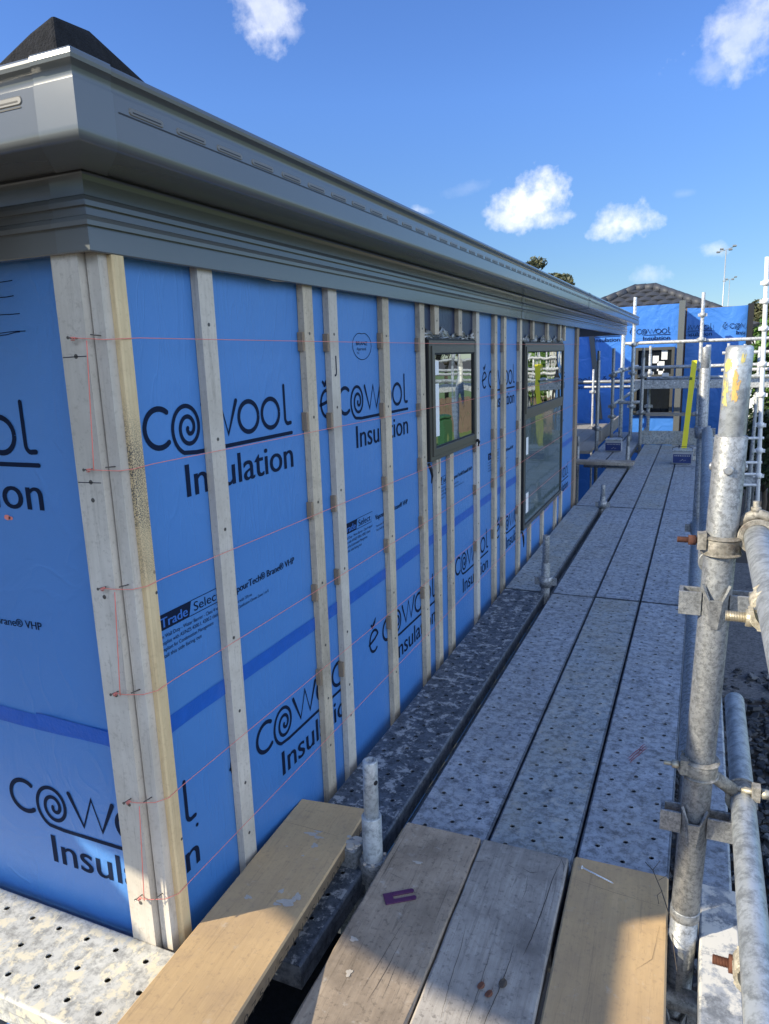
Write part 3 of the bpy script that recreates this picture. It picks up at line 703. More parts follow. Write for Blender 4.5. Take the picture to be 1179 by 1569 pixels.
def steel_plank(x,y,L,mat,label,z=0,rot=0,w=.228,group='steel scaffold planks of the walkway'):
    key=(round(L,2),mat,w)
    if key not in PM:
        mb=plank_mesh(L,w); o=mb.build('steel_plank',[mat,'plank_side' if mat!='plank_pale' else 'plank_pale'],None,clean=False)
        bm=bmesh.new(); bm.from_mesh(o.data); bmesh.ops.remove_doubles(bm,verts=bm.verts,dist=.00005); bmesh.ops.recalc_face_normals(bm,faces=bm.faces); bm.to_mesh(o.data); bm.free()
        PM[key]=o.data
    else:
        o=bpy.data.objects.new('steel_plank',PM[key]); C.objects.link(o)
    o.location=(x,y,z); o.rotation_euler=(0,0,rot)
    return tag(o,label,'plank',group)
bays=[(1.40,3.86,'nearest bay'),(3.875,6.29,'second bay'),(6.305,8.73,'third bay'),(8.745,10.72,'last bay')]
xs_=[-.703,-.470,-.236]; pos=['left','middle','right']
mats=[['plank','plank_tan','plank'],['plank','plank','plank'],['plank','plank_tan','plank'],['plank_tan','plank_tan','plank']]
desc=[['bluish perforated steel plank of the nearest bay, beside the dark plank','yellow-stained perforated steel plank in the middle of the nearest bay','mottled perforated steel plank of the nearest bay, next to the big upright tube'],
['perforated steel plank of the second bay, next to the kerb gap','middle perforated steel plank of the second bay','perforated steel plank of the second bay beside the outer tubes'],
['perforated steel plank of the third bay nearest the cross plank','tan middle perforated steel plank of the third bay','perforated steel plank of the third bay in front of the pail with the level'],
['left steel plank of the short bay before the toe board','steel plank of the last bay leading up to the toe board, middle one','steel plank of the last bay with the blue-labelled pail on it']]
for bi,(a,b,nm) in enumerate(bays):
    for k in range(3):
        o=steel_plank(xs_[k],a,b-a,mats[bi][k],desc[bi][k],z=R.uniform(-.002,.002))
        if bi==0 and k==2:
            mk=MB(); fr=(V((0,0,.0006)),V((1,0,0)),V((0,1,0)),V((0,0,1)))
            for q in range(3): ribbon(mk,fr,[(.236-.156+q*.004+.0462*t/6+.0012*math.sin(t*2+q),2.26-1.40+.118*t/6-q*.012) for t in range(7)],.0035,n=.0002*q,taper=[.3,1,.8,1.1,.7,1,.2],cap=False)
            mk.build('crayon_mark','redmark',o,clean=False)
steel_plank(-.972,1.14,2.72,'plank_dark','dark concrete-splattered steel plank along the foot of the blue wall')
steel_plank(-.972,3.875,2.41,'plank_tan','tan dusty steel plank beside the wall under the tall window')
steel_plank(-.955,6.305,2.3,'plank','steel plank beyond the brown end post, running under the cross plank')
# board across the end wall, runs along x
o=steel_plank(-.80,.797,2.5,'plank_pale','sunlit cream-splashed steel plank across the end wall at the lower left',z=.066,rot=PI/2,w=.223,group='steel scaffold planks round the end wall')
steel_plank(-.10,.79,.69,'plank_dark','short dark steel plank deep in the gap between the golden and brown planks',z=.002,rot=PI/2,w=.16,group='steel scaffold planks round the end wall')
mb=MB(); mb.box((0,0,-.04),(.62,.62,0),bev=.002); o=mb.build('gap_shade_board','black',None,loc=(-1.0,.93,-.30)); tag(o,'added black board standing in for the shade down in the gap between the golden and brown planks','board')  # added sheet, its black stands in for the shade below the planks
# far platform left of the walkway
for k in range(2): steel_plank(-1.262+.237*k,8.86,3.5,'plank',['pale steel plank under the left pail','steel plank right of the left pail, beside the inner standards'][k],w=.228,group='planks of the far platform')
for k in range(4):
    mb=MB(); mb.box((0,0,-.04),(.222,3.9,0),bev=.002); o=mb.build('timber_plank','paleboard',None,loc=(-2.24+.228*k,9.9,0)); tag(o,['pale timber board of the sunlit far platform, the one hidden most by the post','second pale timber board of the sunlit far platform','third pale timber board of the sunlit far platform','pale timber board of the far platform beside the far toe board'][k],'plank','planks of the far platform')

# timber planks in the foreground ---------------------------------------------------
def timber(x0,y1,x0b,yb,w,mat,label,th=.039,z=.002,name='timber_plank',chip=0,edge=None):
    """top-left corner (x0,y1), running back to (x0b,yb)"""
    d=V((x0b-x0,yb-y1)); L=d.length; d.normalize()
    mb=MB(); n=26; r=random.Random(int(abs(x0)*1000))
    # cross-section rounded, ragged far end
    prof=[(0,.004),(.004,0),(w-.004,0),(w,.004),(w,th-.004),(w-.004,th),(.004,th),(0,th-.004)]
    ys=[0,-.003]+[-L*k/n for k in range(1,n+1)]
    rings=[]
    for i,yy in enumerate(ys):
        ring=[]
        for (px,pz) in prof:
            wob=.0012*math.sin(yy*9+px*3+x0*20) if chip else 0
            dx=(chip*r.uniform(-.0012,.0012)); 
            yv=yy+(chip*r.uniform(-.006,.001) if i==0 else 0)
            if i==0: px=px+(.002 if px<w/2 else -.002); 
            ring.append(mb.addv((px+dx,yv,pz+wob)))
        rings.append(ring)
    m=len(prof)
    for i in range(len(rings)-1):
        for k in range(m):
            j=(k+1)%m; mb.face([rings[i][k],rings[i][j],rings[i+1][j],rings[i+1][k]],1 if k in (7,3) else 0)
    mb.face(rings[0],1); mb.face(list(reversed(rings[-1])),1)
    ang=math.atan2(-d.x,-d.y)*-1
    o=mb.build(name,[mat,edge or mat],None,loc=(x0,y1,z),rot=(0,0,math.atan2(d.x,-d.y)))
    return tag(o,label,'plank','timber planks in the foreground')
p1=timber(-1.021,1.630,-.866,.30,.208,'lvl','golden laminated plank against the blue wall, half in shade',edge='lvl_edge')
p2=timber(-.690,1.648,-.652,.30,.214,'oldwood2','brown weathered plank with the purple packer on it',chip=1)
p3=timber(-.472,1.652,-.430,.30,.226,'oldwood','grey cracked weathered plank with brown leaves, between two others',chip=1)
p4=timber(-.234,1.668,-.196,.30,.226,'lvl','smooth tan laminated plank with a loose nail, beside the big upright tube',edge='lvl_edge')
for o in (p1,p2,p3,p4): o.location.z=.0025
p1.rotation_euler=(-math.atan(.105),0,p1.rotation_euler.z)
def on_plank(o,fn,name,mat):
    mb=MB(); fn(mb); c=mb.build(name,mat,o,clean=False); return c
def worldpt(o,x,y):
    q=Matrix.Rotation(-o.rotation_euler.z,3,'Z')@(V((x,y,0))-V((o.location.x,o.location.y,0))); return q.x,q.y
def blob(mb,o,x,y,rx,ry,z=.0395,seed=0,n=28,ir=.35):
    r=random.Random(seed); u,v=worldpt(o,x,y)
    ph=r.random()*6
    pts=[]
    for k in range(n):
        t=2*PI*k/n; rr=1+.22*math.sin(3*t+ph)+.14*math.sin(5*t+ph*2)+.06*(r.random()-.5); pts.append((u+rx*rr*math.cos(t),v+ry*rr*math.sin(t),z))
    mb.poly(pts)
for i,(x,y,a,b) in enumerate([(-.900,1.478,.022,.010),(-.875,1.470,.016,.008),(-.888,1.495,.014,.006),(-.865,1.432,.010,.014),(-.905,1.185,.011,.009),(-.845,1.235,.008,.010),(-.812,1.205,.026,.016),(-.80,1.23,.012,.018),(-.83,1.19,.012,.006),(-.93,1.40,.004,.003),(-.87,1.38,.005,.004)]):
    on_plank(p1,lambda mb:blob(mb,p1,x,y,a*.8,b*.8,.0396+i*.00006,i,ir=.7),'splash','chalk')
def f(mb):
    fr=(V((.2144,0,0)),V((0,-1,0)),V((0,0,1)),V((1,0,0)))
    # stamped letters read from the outside face, running towards the viewer
    fr=(V((.2144,-1.2,0)),V((0,1,0)),V((0,0,1)),V((1,0,0)))
    text(mb,fr,'M 9 1 0 7 1 9 0 7 5 1 / 5 7 1 N Y S 1 3 L 0 M 1 1 9 0 F',.20,.010,.92,.019,n=.0006)
on_plank(p1,f,'edge_stamp','crack')
def crack(mb,o,pts,w=.0016,z=.0403):
    w*=.62
    P=[worldpt(o,x,y) for x,y in pts]
    fr=(V((0,0,z)),V((1,0,0)),V((0,1,0)),V((0,0,1)))
    r=random.Random(len(pts)*7+int(1000*abs(pts[0][0]))); Q=[]
    for i in range(len(P)-1):
        for k in range(6):
            t=k/6; Q.append((P[i][0]*(1-t)+P[i+1][0]*t+r.uniform(-.0007,.0007),P[i][1]*(1-t)+P[i+1][1]*t))
    Q.append(P[-1]); n=len(Q)
    ribbon(mb,fr,Q,w,n=0,taper=[.2+.9*math.sin(PI*min(1,max(0,(i+.5)/n)))*(.7+.3*r.random()) for i in range(n)],cap=False)
def f(mb):
    crack(mb,p3,[(-.262,1.650),(-.270,1.56),(-.273,1.46),(-.279,1.36),(-.285,1.31)],.0028)
    crack(mb,p3,[(-.262,1.645),(-.252,1.62),(-.250,1.60)],.0022)
    crack(mb,p3,[(-.31,1.33),(-.308,1.28),(-.312,1.2),(-.318,1.14),(-.32,1.05)],.0022)
    crack(mb,p3,[(-.355,1.32),(-.352,1.25),(-.35,1.16),(-.352,1.08)],.0016)
    crack(mb,p3,[(-.425,1.35),(-.415,1.27),(-.41,1.18),(-.40,1.1)],.0016)
    crack(mb,p3,[(-.33,1.56),(-.322,1.5),(-.325,1.46)],.0014); crack(mb,p3,[(-.345,1.575),(-.325,1.567),(-.31,1.575)],.0026); crack(mb,p3,[(-.47,1.555),(-.44,1.565)],.0018); crack(mb,p3,[(-.385,1.575),(-.365,1.568)],.0018)
on_plank(p3,f,'crack','crack')
def f(mb):
    crack(mb,p2,[(-.56,1.30),(-.565,1.2),(-.572,1.1)],.0014); crack(mb,p2,[(-.545,1.26),(-.545,1.16),(-.55,1.08)],.0016); crack(mb,p2,[(-.53,1.2),(-.525,1.1)],.0012); crack(mb,p2,[(-.655,1.44),(-.61,1.43)],.0012); crack(mb,p2,[(-.672,1.60),(-.668,1.5),(-.665,1.4)],.0014)
on_plank(p2,f,'crack','crack')
def f(mb): crack(mb,p4,[(-.228,1.585),(-.13,1.572),(-.012,1.565)],.001); crack(mb,p4,[(-.02,1.5),(-.03,1.4),(-.06,1.36)],.001)
on_plank(p4,f,'crack','crack')
def f(mb): crack(mb,p1,[(-.995,1.50),(-.93,1.50),(-.83,1.495)],.0013)
on_plank(p1,f,'crack','crack')
for i,(x,y,a,b) in enumerate([(-.60,1.50,.012,.005),(-.645,1.215,.009,.007),(-.615,1.13,.006,.010)]):
    on_plank(p2,lambda mb:blob(mb,p2,x,y,a,b,.0408+i*.00006,i+20,ir=.9),'splash','chalk')
def leaf(x,y,a,label,m='leafbrown',s=1.0):
    mb=MB(); pts=[]
    for k in range(12):
        t=2*PI*k/12; pts.append((.010*s*math.cos(t)*(1-.2*math.cos(t)),.007*s*math.sin(t),.0016+.0015*math.cos(2*t)))
    lowr=[(p[0]*.98,p[1]*.98,p[2]-.0008) for p in pts]
    i1=[mb.addv(p) for p in pts]; i2=[mb.addv(p) for p in lowr]; mb.face(i1); mb.face(list(reversed(i2)))
    for k in range(12): mb.face([i2[k],i2[(k+1)%12],i1[(k+1)%12],i1[k]])
    mb.path([(.009*s,0,.002),(.014*s,.001,.003)],.0005,4)
    o=mb.build('dry_leaf',m,None,loc=(x,y,.0425),rot=(0,0,a)); tag(o,label,'leaf','dry leaves on the cracked plank')
leaf(-.348,1.203,1.3,'rust-brown leaf on the grey cracked plank, leftmost of three'); leaf(-.328,1.19,1.2,'dark red leaf on the grey cracked plank, nearest the camera'); leaf(-.308,1.225,1.5,'olive-brown leaf lying on the crack of the grey plank',m='bark',s=1.2)
# purple packer (horseshoe shim)
mb=MB(); mb.box((0,0,0),(.022,.036,.003),bev=.0006); mb.box((.0221,0,0),(.070,.0125,.003),bev=.0006); mb.box((.0221,.0235,0),(.070,.036,.003),bev=.0006)
mb.tube((.070,.00625,.0002),(.070,.00625,.0029),.0061,12); mb.tube((.070,.02975,.0002),(.070,.02975,.0029),.0061,12)
o=mb.build('packer','purple',None,loc=(-.618,1.335,.0425),rot=(0,0,math.radians(36))); tag(o,'purple U-shaped plastic packer lying on the brown weathered plank','packer')
# loose nail
mb=MB(); mb.tube((0,0,.003),(.078,0,.0022),.0019,8,r2=.0017); mb.tube((-.002,0,.003),(0,0,.003),.0045,10); mb.tube((.078,0,.0022),(.083,0,.002),.0017,8,r2=.0002)
o=mb.build('nail','white',None,loc=(-.208,1.628,.043),rot=(0,0,math.radians(-20))); tag(o,'loose galvanised nail lying on the smooth tan plank','nail')
# dry twig by the upright
mb=MB(); mb.path([(-.065,1.70,.05),(-.045,1.66,.062),(-.022,1.60,.058),(0.0,1.53,.05),(.012,1.44,.045),(.02,1.40,.03)],[.0008,.0011,.0012,.0012,.001,.0006],5); mb.path([(-.03,1.63,.06),(-.012,1.645,.068),(-.002,1.64,.06)],.0007,4); mb.path([(-.045,1.66,.062),(-.03,1.69,.07)],.0007,4); mb.path([(-.02,1.60,.058),(-.03,1.57,.066),(-.025,1.55,.06)],.0007,4)
o=mb.build('twig','bark',None,clean=False); tag(o,'thin dry twig caught between the tan plank and the big upright tube','twig')

# ------------------------------------------------------------------ tubes
def tubeobj(name,p,q,label,cat,mat='galv_w',r=.0242,group=None,n=14,hollow=0,z0=None,bev=0.002,parent=None):
    p=V(p);q=V(q); mb=MB(); mb.tube((0,0,0),q-p,r,n,hollow=hollow,bev=bev)
    o=mb.build(name,mat,parent,loc=p)
    if parent is None: tag(o,label,cat,group)
    return o
# the big upright next to the viewer
x0,z0,x1,z1=.027,0.0,.060,1.312
def PX(z): return x0+(x1-x0)*(z-z0)/(z1-z0)
std=empty('scaffold_standard',(PX(-1.6),1.5,-1.6),'big mottled galvanised upright tube beside the tan plank, spray painted yellow at its top','scaffold tube','scaffold standards')
so_=V(std.location)
def P3(z,dx=0,dy=0): return V((PX(z)+dx,1.5+dy,z))-so_
mb=MB(); mb.tube(P3(-1.6),P3(.085),.0285,28); mb.tube(P3(.085),P3(.11),.0305,28,bev=.002); mb.tube(P3(.11),P3(1.147),.0290,32,bev=.002)
b_=mb.build('tube','galv_d',std)
for k in range(3):
    s=MB(); a=k*2.1+.5; c=P3(1.085,.029*math.cos(a),.029*math.sin(a)); s.tube(c,c+V((.006*math.cos(a),.006*math.sin(a),0)),.009,12,bev=.002); s.build('weld_knob','galv',std)
mb=MB(); mb.tube(P3(1.13),P3(1.312),.0236,32,bev=.006); sp_=mb.build('spigot','galv_b',std)
from mathutils import noise as mnoise
def patch(mb,a0,a1,z0_,z1_,r,seed):
    n=44; m=60; g=[]
    for i in range(n+1):
        g.append([])
        for k in range(m+1):
            a=math.radians(a0+(a1-a0)*i/n); z=z0_+(z1_-z0_)*k/m; g[-1].append(mb.addv(P3(z,r*math.cos(a),r*math.sin(a))))
    for i in range(n):
        for k in range(m):
            u,v=2*(i+.5)/n-1,2*(k+.5)/m-1
            q=1-(u*u+v*v)**.5+.75*mnoise.noise(V((u*2.2+seed*7,v*2.6,seed)))+.45*mnoise.noise(V((u*9+seed,v*9,seed*3)))
            if q>.34: mb.face([g[i][k],g[i+1][k],g[i+1][k+1],g[i][k+1]],0,True)
mb=MB(); patch(mb,-165,-112,1.262,1.292,.0241,1); patch(mb,-160,-120,1.195,1.262,.0241,2); patch(mb,-90,-60,1.275,1.300,.0241,8); mb.build('paint_patch','ypaint',std,clean=False)
mb=MB(); patch(mb,-118,-72,1.205,1.262,.0242,3); patch(mb,-112,-86,1.235,1.275,.0243,5); mb.build('paint_patch','opaint',std,clean=False)
def vpress(zc):
    mb=MB(); t=.006
    # horizontal flat bar each side, folded round the tube, V cup in front and behind
    for sgn,l in ((-1,.066),(1,.075)):
        xa=sgn*.026; xb=sgn*l
        mb.box(P3(zc-.024,min(xa,xb),-.020),P3(zc+.024,max(xa,xb),-.014),bev=.001)
        mb.box(P3(zc-.024,min(xa,xb),.014),P3(zc+.024,max(xa,xb),.020),bev=.001)
        mb.box(P3(zc-.024,sgn*(l-.0065) if sgn>0 else -l,-.0138),P3(zc+.024,sgn*l if sgn>0 else -(l-.0065),.0138))
    # V cup: three-sided funnel
    c=P3(zc); prof=[(-.024,.036),(-.022,.028)]
    for sy in (-1,):
        top=[(-.026,.030),(-.012,.046),(.012,.046),(.026,.030)]; bot=[(-.012,.028),(-.006,.032),(.006,.032),(.012,.028)]
        it=[mb.addv(c+V((a,sy*b2,.045-(.028 if abs(a)<.02 else 0)))) for a,b2 in top]
        ib=[mb.addv(c+V((a,sy*b2,-.045))) for a,b2 in bot]
        it2=[mb.addv(c+V((a*.82,sy*(b2-.006),.045-(.028 if abs(a)<.02 else 0)))) for a,b2 in top]
        ib2=[mb.addv(c+V((a*.7,sy*(b2-.006),-.040))) for a,b2 in bot]
        for k in range(3):
            mb.face([it[k],it[k+1],ib[k+1],ib[k]]); mb.face([it2[k+1],it2[k],ib2[k],ib2[k+1]]); mb.face([it[k],it2[k],it2[k+1],it[k+1]])
        mb.face(ib+list(reversed(ib2))[:0] or ib)
    o=mb.build('ledger_bracket','galv_d',std); return o
vpress(.815); vpress(.325); vpress(-.17)
# loose wedge hanging below the last bracket
mb=MB(); mb.box(P3(-.12,-.004,-.045),P3(.03,.004,-.036)); mb.build('wedge','galv_d',std)
# couplers
def thread(mb,p,d,L,r,mi=0,pitch=.0022):
    p=V(p);d=V(d).normalized(); mb.tube(p,p+d*L,r*.86,12,mi)
    k=0
    while k*pitch<L-.001:
        q=p+d*(k*pitch); mb.tube(q,q+d*pitch*.55,r*.9,12,mi,r2=r); k+=1
def nut(mb,p,d,L,r,mi=0):
    p=V(p);d=V(d).normalized(); mb.tube(p,p+d*L,r,6,mi)
def band(mb,c,ax,ri,ro,L,a0,a1,ref,mi=0,n=24):
    c=V(c);ax=V(ax).normalized(); ref=V(ref); ref=(ref-ax*ref.dot(ax)).normalized(); o=ax.cross(ref); g=[]
    for k in range(n+1):
        t=math.radians(a0+(a1-a0)*k/n); d=ref*math.cos(t)+o*math.sin(t)
        g.append([mb.addv(c+d*ri-ax*L/2),mb.addv(c+d*(ro-.0015)-ax*L/2),mb.addv(c+d*ro-ax*(L/2-.003)),mb.addv(c+d*ro+ax*(L/2-.003)),mb.addv(c+d*(ro-.0015)+ax*L/2),mb.addv(c+d*ri+ax*L/2)])
    for k in range(n):
        for j in range(6): mb.face([g[k][j],g[k+1][j],g[k+1][(j+1)%6],g[k][(j+1)%6]],mi,j in(1,2,3))
    mb.face(g[0],mi); mb.face(list(reversed(g[-1])),mi)
def coupler(c1,ax1,r1,c2,ax2,r2,label,m1='cast',mbolt='rust_d',bolt1=None,bolt2=None,lid=False,L=.040):
    """two clamp bands joined back to back; bolt = (point, direction, thread length)"""
    e=empty('coupler',c1,label,'coupler','scaffold couplers'); o=V(c1); c1=V(c1); c2=V(c2)
    d12=(c2-c1)
    mb=MB(); band(mb,c1-o,ax1,r1+.0008,r1+.0075,L,12,348,V((-1,-.1,0)))
    # ribs on the band
    for s_ in (-1,1): band(mb,c1-o+V(ax1).normalized()*s_*(L/2-.004),ax1,r1+.004,r1+.0105,.006,40,330,V((-1,-.1,0)))
    mb.build('clamp_band',m1,e)
    mb=MB(); band(mb,c2-o,ax2,r2+.0008,r2+.0075,L,15,345,V((1,0,-.1)))
    for s_ in (-1,1): band(mb,c2-o+V(ax2).normalized()*s_*(L/2-.004),ax2,r2+.004,r2+.0105,.006,40,330,V((1,0,-.1)))
    mid=(c1+c2)/2-o; dd=d12.normalized()
    mb.tube(mid-dd*(d12.length/2-r1-.004),mid+dd*(d12.length/2-r2-.004),.014,12)
    mb.build('clamp_band',m1,e)
    for bl in (bolt1,bolt2):
        if bl is None: continue
        p,d,tl,br=bl; p=V(p)-o; d=V(d).normalized(); mb=MB()
        nut(mb,p-d*.012,d,.014,br*1.75); thread(mb,p,d,tl,br); mb.tube(p-d*.05,p-d*.012,br,10)
        mb.build('bolt',mbolt,e)
        mb=MB(); q=p-d*.030; up=V((0,0,1)) if abs(d.z)<.7 else V((0,1,0)); sd=d.cross(up).normalized()
        mb.obox(q-up*.016-sd*.011,d*.016,up*.032,sd*.022); mb.build('lug',m1,e)
    if lid:
        mb=MB(); up=V((0,0,1)); q=c2-o+up*(r2+.008)
        mb.path([q+V((-.030,0,-.014)),q+V((-.018,0,.004)),q+V((0,0,.010)),q+V((.018,0,.004)),q+V((.028,0,-.012))],[.008,.010,.0105,.010,.008],8)
        mb.tube(q+V((-.004,0,.008)),q+V((-.006,0,.034)),.0055,10); nut(mb,q+V((-.0045,0,.014)),V((-.08,0,1)),.009,.0095)
        mb.build('flap',m1,e)
    return e
GR='guard rail tubes'
railU=tubeobj('guard_rail',(.112,1.59,.958),(.1105,.25,.945),'outer guard rail tube ending at the big upright, the upper one at the right edge','scaffold tube','galv_b',group=GR,n=32,hollow=.0035)
railL=tubeobj('guard_rail',(.1275,2.02,.372),(.1275,.25,.372),'outer guard rail tube low at the right edge, patchy grey and white','scaffold tube','galv_b',group=GR,n=32,hollow=.0035)
tubeobj('guard_rail',(.036,3.88,.905),(.036,1.54,.885),'inner guard rail tube with streaky zinc just left of the big upright','scaffold tube','galv_d',group=GR,n=24)
tubeobj('guard_rail',(.018,3.88,.445),(.020,1.54,.42),'inner mid rail tube below the streaky guard rail','scaffold tube','galv_d',group=GR,n=24)
coupler((PX(.935),1.5,.935),V((PX(1)-PX(0),0,1)),.029,(.112,1.5,.957),(0,1,0),.0242,'swivel coupler with a dark rusty bolt clamping the upper guard rail to the big upright',
  bolt1=((-.006,1.478,.945),(-1,-.05,0),.022,.0062),bolt2=None,lid=True)
coupler((PX(.455),1.5,.455),V((PX(1)-PX(0),0,1)),.029,(.1275,1.55,.372+.0),(0,1,0),.0242,'coupler half way up the big upright holding the lower guard rail',
  mbolt='zinc',bolt1=((-.012,1.478,.462),(-1,-.05,0),.018,.005),bolt2=((.172,1.53,.40),(1,0,0),.012,.006))
coupler((.1115,1.12,.940),(0,1,0),.0245,(.150,1.12,.905),(0,1,.4),.0242,'cream coloured coupler with a long pale threaded bolt on the upper guard rail',m1='cast_c',mbolt='zinc',
  bolt1=((.083,1.175,.903),(-1,0,0),.030,.0085))
coupler((.1275,1.10,.345),(0,1,0),.0245,(.175,1.08,.285),(0,1,0),.0242,'coupler with an orange rusty threaded bolt at the bottom right corner',m1='cast_c',mbolt='rust',
  bolt1=((.094,1.125,.325),(-1,0,0),.026,.008))
# other tubes of the walkway
SG='scaffold standards'
def standard(x,y,zt_,label,mat='galv_d',spig=.13,zb=-1.6,flanges=(),r=.0242,xt=None,group=SG,n=14):
    e=empty('scaffold_standard',(x,y,zb),label,'scaffold tube',group); xt=x if xt is None else xt
    def q(z): return V(((xt-x)*(z-zb)/(zt_-zb),0,z-zb))
    mb=MB(); mb.tube(q(zb),q(zt_-spig),r,n,bev=.0015); mb.build('tube',mat,e)
    if spig: mb=MB(); mb.tube(q(zt_-spig-.02),q(zt_),r*.80,n,hollow=.004,bev=.002); mb.build('spigot',mat,e)
    for z in flanges:
        mb=MB(); c=q(z); mb.box(c+V((-.06,-.008,-.02)),c+V((-.0243,.008,.02))); mb.box(c+V((.0243,-.008,-.02)),c+V((.06,.008,.02)))
        mb.tube(c+V((0,0,-.03)),c+V((0,0,.03)),r+.009,n,r2=r+.014); mb.build('ledger_bracket',mat,e)
    return e
# stub in the foreground with hollow spigot
e=empty('scaffold_standard',(-.727,1.5,-1.6),'short hollow steel stub standing between the golden and brown planks','scaffold tube',SG)
mb=MB(); mb.tube((0,0,0),(0,0,1.747),.0262,28,bev=.0015); mb.build('tube','galv_b',e)
mb=MB(); mb.tube((0,0,1.72),(.002,0,1.907),.0196,28,hollow=.0042,bev=.004); sp2=mb.build('spigot','galv_b',e)
mb=MB(); c=V((.0192,-.0075,1.85)); mb.tube(c,c+V((.0012,-.0005,0)),.0065,12); mb.build('pin_hole','gasket',sp2)
mb=MB()
# ledger pocket: square section upright with crusted top, and collar
mb.box((-.090,-.034,1.30),(-.036,.022,1.655),bev=.006); mb.tube((0,0,1.56),(0,0,1.622),.040,20,r2=.036,bev=.004)
mb.box((-.045,-.012,1.55),(-.022,.014,1.618),bev=.002)
mb.build('ledger_bracket','galv_d',e)
mb=MB(); r_=random.Random(3)
for k in range(26):
    c=V((-.063+r_.uniform(-.023,.023),-.006+r_.uniform(-.024,.024),1.654)); s_=r_.uniform(.003,.009)
    mb.prism([(c.x+s_*math.cos(t)*(1+.3*r_.random()),c.y+s_*math.sin(t)) for t in [j*PI/3 for j in range(6)]],c.z,c.z+r_.uniform(.001,.005),bev=.0005)
for k in range(12):
    t=r_.uniform(0,6.28); c=V((.033*math.cos(t),.033*math.sin(t),1.620)); s_=r_.uniform(.003,.007)
    mb.prism([(c.x+s_*math.cos(t2),c.y+s_*math.sin(t2)) for t2 in [j*PI/3 for j in range(6)]],c.z,c.z+r_.uniform(.002,.006),bev=.0005)
mb.build('mortar_crust','chalk',e)
standard(-.742,3.88,.325,'capped steel stub where the dark and tan wall planks meet',spig=.155,flanges=(.06,))
standard(-.722,6.24,.20,'steel stub in the plank gap at the brown end post',spig=.10,flanges=(.03,))
standard(-.775,9.05,.30,'short stub just behind the right end of the cross plank',spig=.12)
standard(-1.365,9.05,.29,'short stub at the left end of the cross plank',spig=.12)
standard(.045,3.90,1.312,'second outer upright, behind the streaky guard rail',mat='galv_d',spig=.10,xt=.008,flanges=(.9,.41,-.08))
standard(.045,6.30,1.33,'third outer upright, mostly hidden by the second one',mat='galv_w',spig=.12,xt=.030)
standard(.045,8.73,1.32,'fourth outer upright, hidden behind the nearer ones',mat='galv_w',spig=.12,xt=.02)
# outer ledgers and edge beam
tubeobj('ledger',(.028,10.7,-.045),(.028,1.53,-.045),'horizontal ledger tube along the outer edge of the walkway','scaffold tube','galv_d',r=.026,group='ledgers',n=16)
mb=MB(); mb.box((-.036,0,-.05),(.036,4.6,.0),bev=.006); o=mb.build('edge_beam','plank',None,loc=(.101,1.66,-.002)); tag(o,'flat galvanised edge beam outside the big upright','beam')
mb=MB(); mb.box((-.04,0,-.09),(.04,1.25,.0),bev=.004); o=mb.build('timber_bearer','whitewash',None,loc=(.102,.425,.048),rot=(0,0,0)); tag(o,'sunlit limewashed timber bearer at the bottom right','bearer')
tubeobj('ledger',(-.727,3.85,-.085),(-.727,1.53,-.085),'ledger tube down in the gap beside the dark plank','scaffold tube','galv_d',group='ledgers')
tubeobj('ledger',(-.722,8.7,-.085),(-.735,3.9,-.085),'ledger tube in the gap of the second and third bay','scaffold tube','galv_d',group='ledgers')
for y_,lb in ((1.46,'nearest transom tube under the plank ends'),(3.87,'transom tube under the first plank joint'),(6.3,'transom tube under the second plank joint'),(8.74,'transom tube under the third plank joint'),(10.72,'transom tube under the toe board')):
    tubeobj('transom',(-1.0,y_,-.095),(.12,y_,-.095),lb,'scaffold tube','galv_d',group='transoms',r=.024)
tubeobj('ledger',(-3.2,.70,-.03),(-.2,.70,-.03),'tube below the sunlit plank at the lower left corner','scaffold tube','galv_b',group='ledgers',n=24)
tubeobj('transom',(-1.30,.55,-.035),(-1.30,1.0,-.035),'transom under the sunlit plank','scaffold tube','galv_d',group='transoms')
# cross plank
mb=MB(); mb.box((0,0,0),(.80,.20,.036),bev=.003); o=mb.build('cross_plank','oldwood',None,loc=(-1.46,8.46,.03)); tag(o,'short brown timber laid across the walkway between two stubs','plank')
# toe board at the end of the walkway
mb=MB(); mb.box((0,0,0),(.77,.04,.19),bev=.002); o=mb.build('toe_board','plank_tan',None,loc=(-.76,10.74,0)); tag(o,'speckled steel toe board across the far end of the walkway','toe board')
mb=MB(); mb.box((0,0,0),(.035,2.6,.16),bev=.002); o=mb.build('toe_board','paleboard',None,loc=(-1.36,11.0,0)); tag(o,'timber toe board edging the far left platform','toe board')
mb=MB(); mb.box((0,0,0),(.10,.22,.14),bev=.003); o=mb.build('timber_offcut','whitewash',None,loc=(-.055,9.2,.002)); tag(o,'short pale offcut of timber beside the pail with the level','offcut')
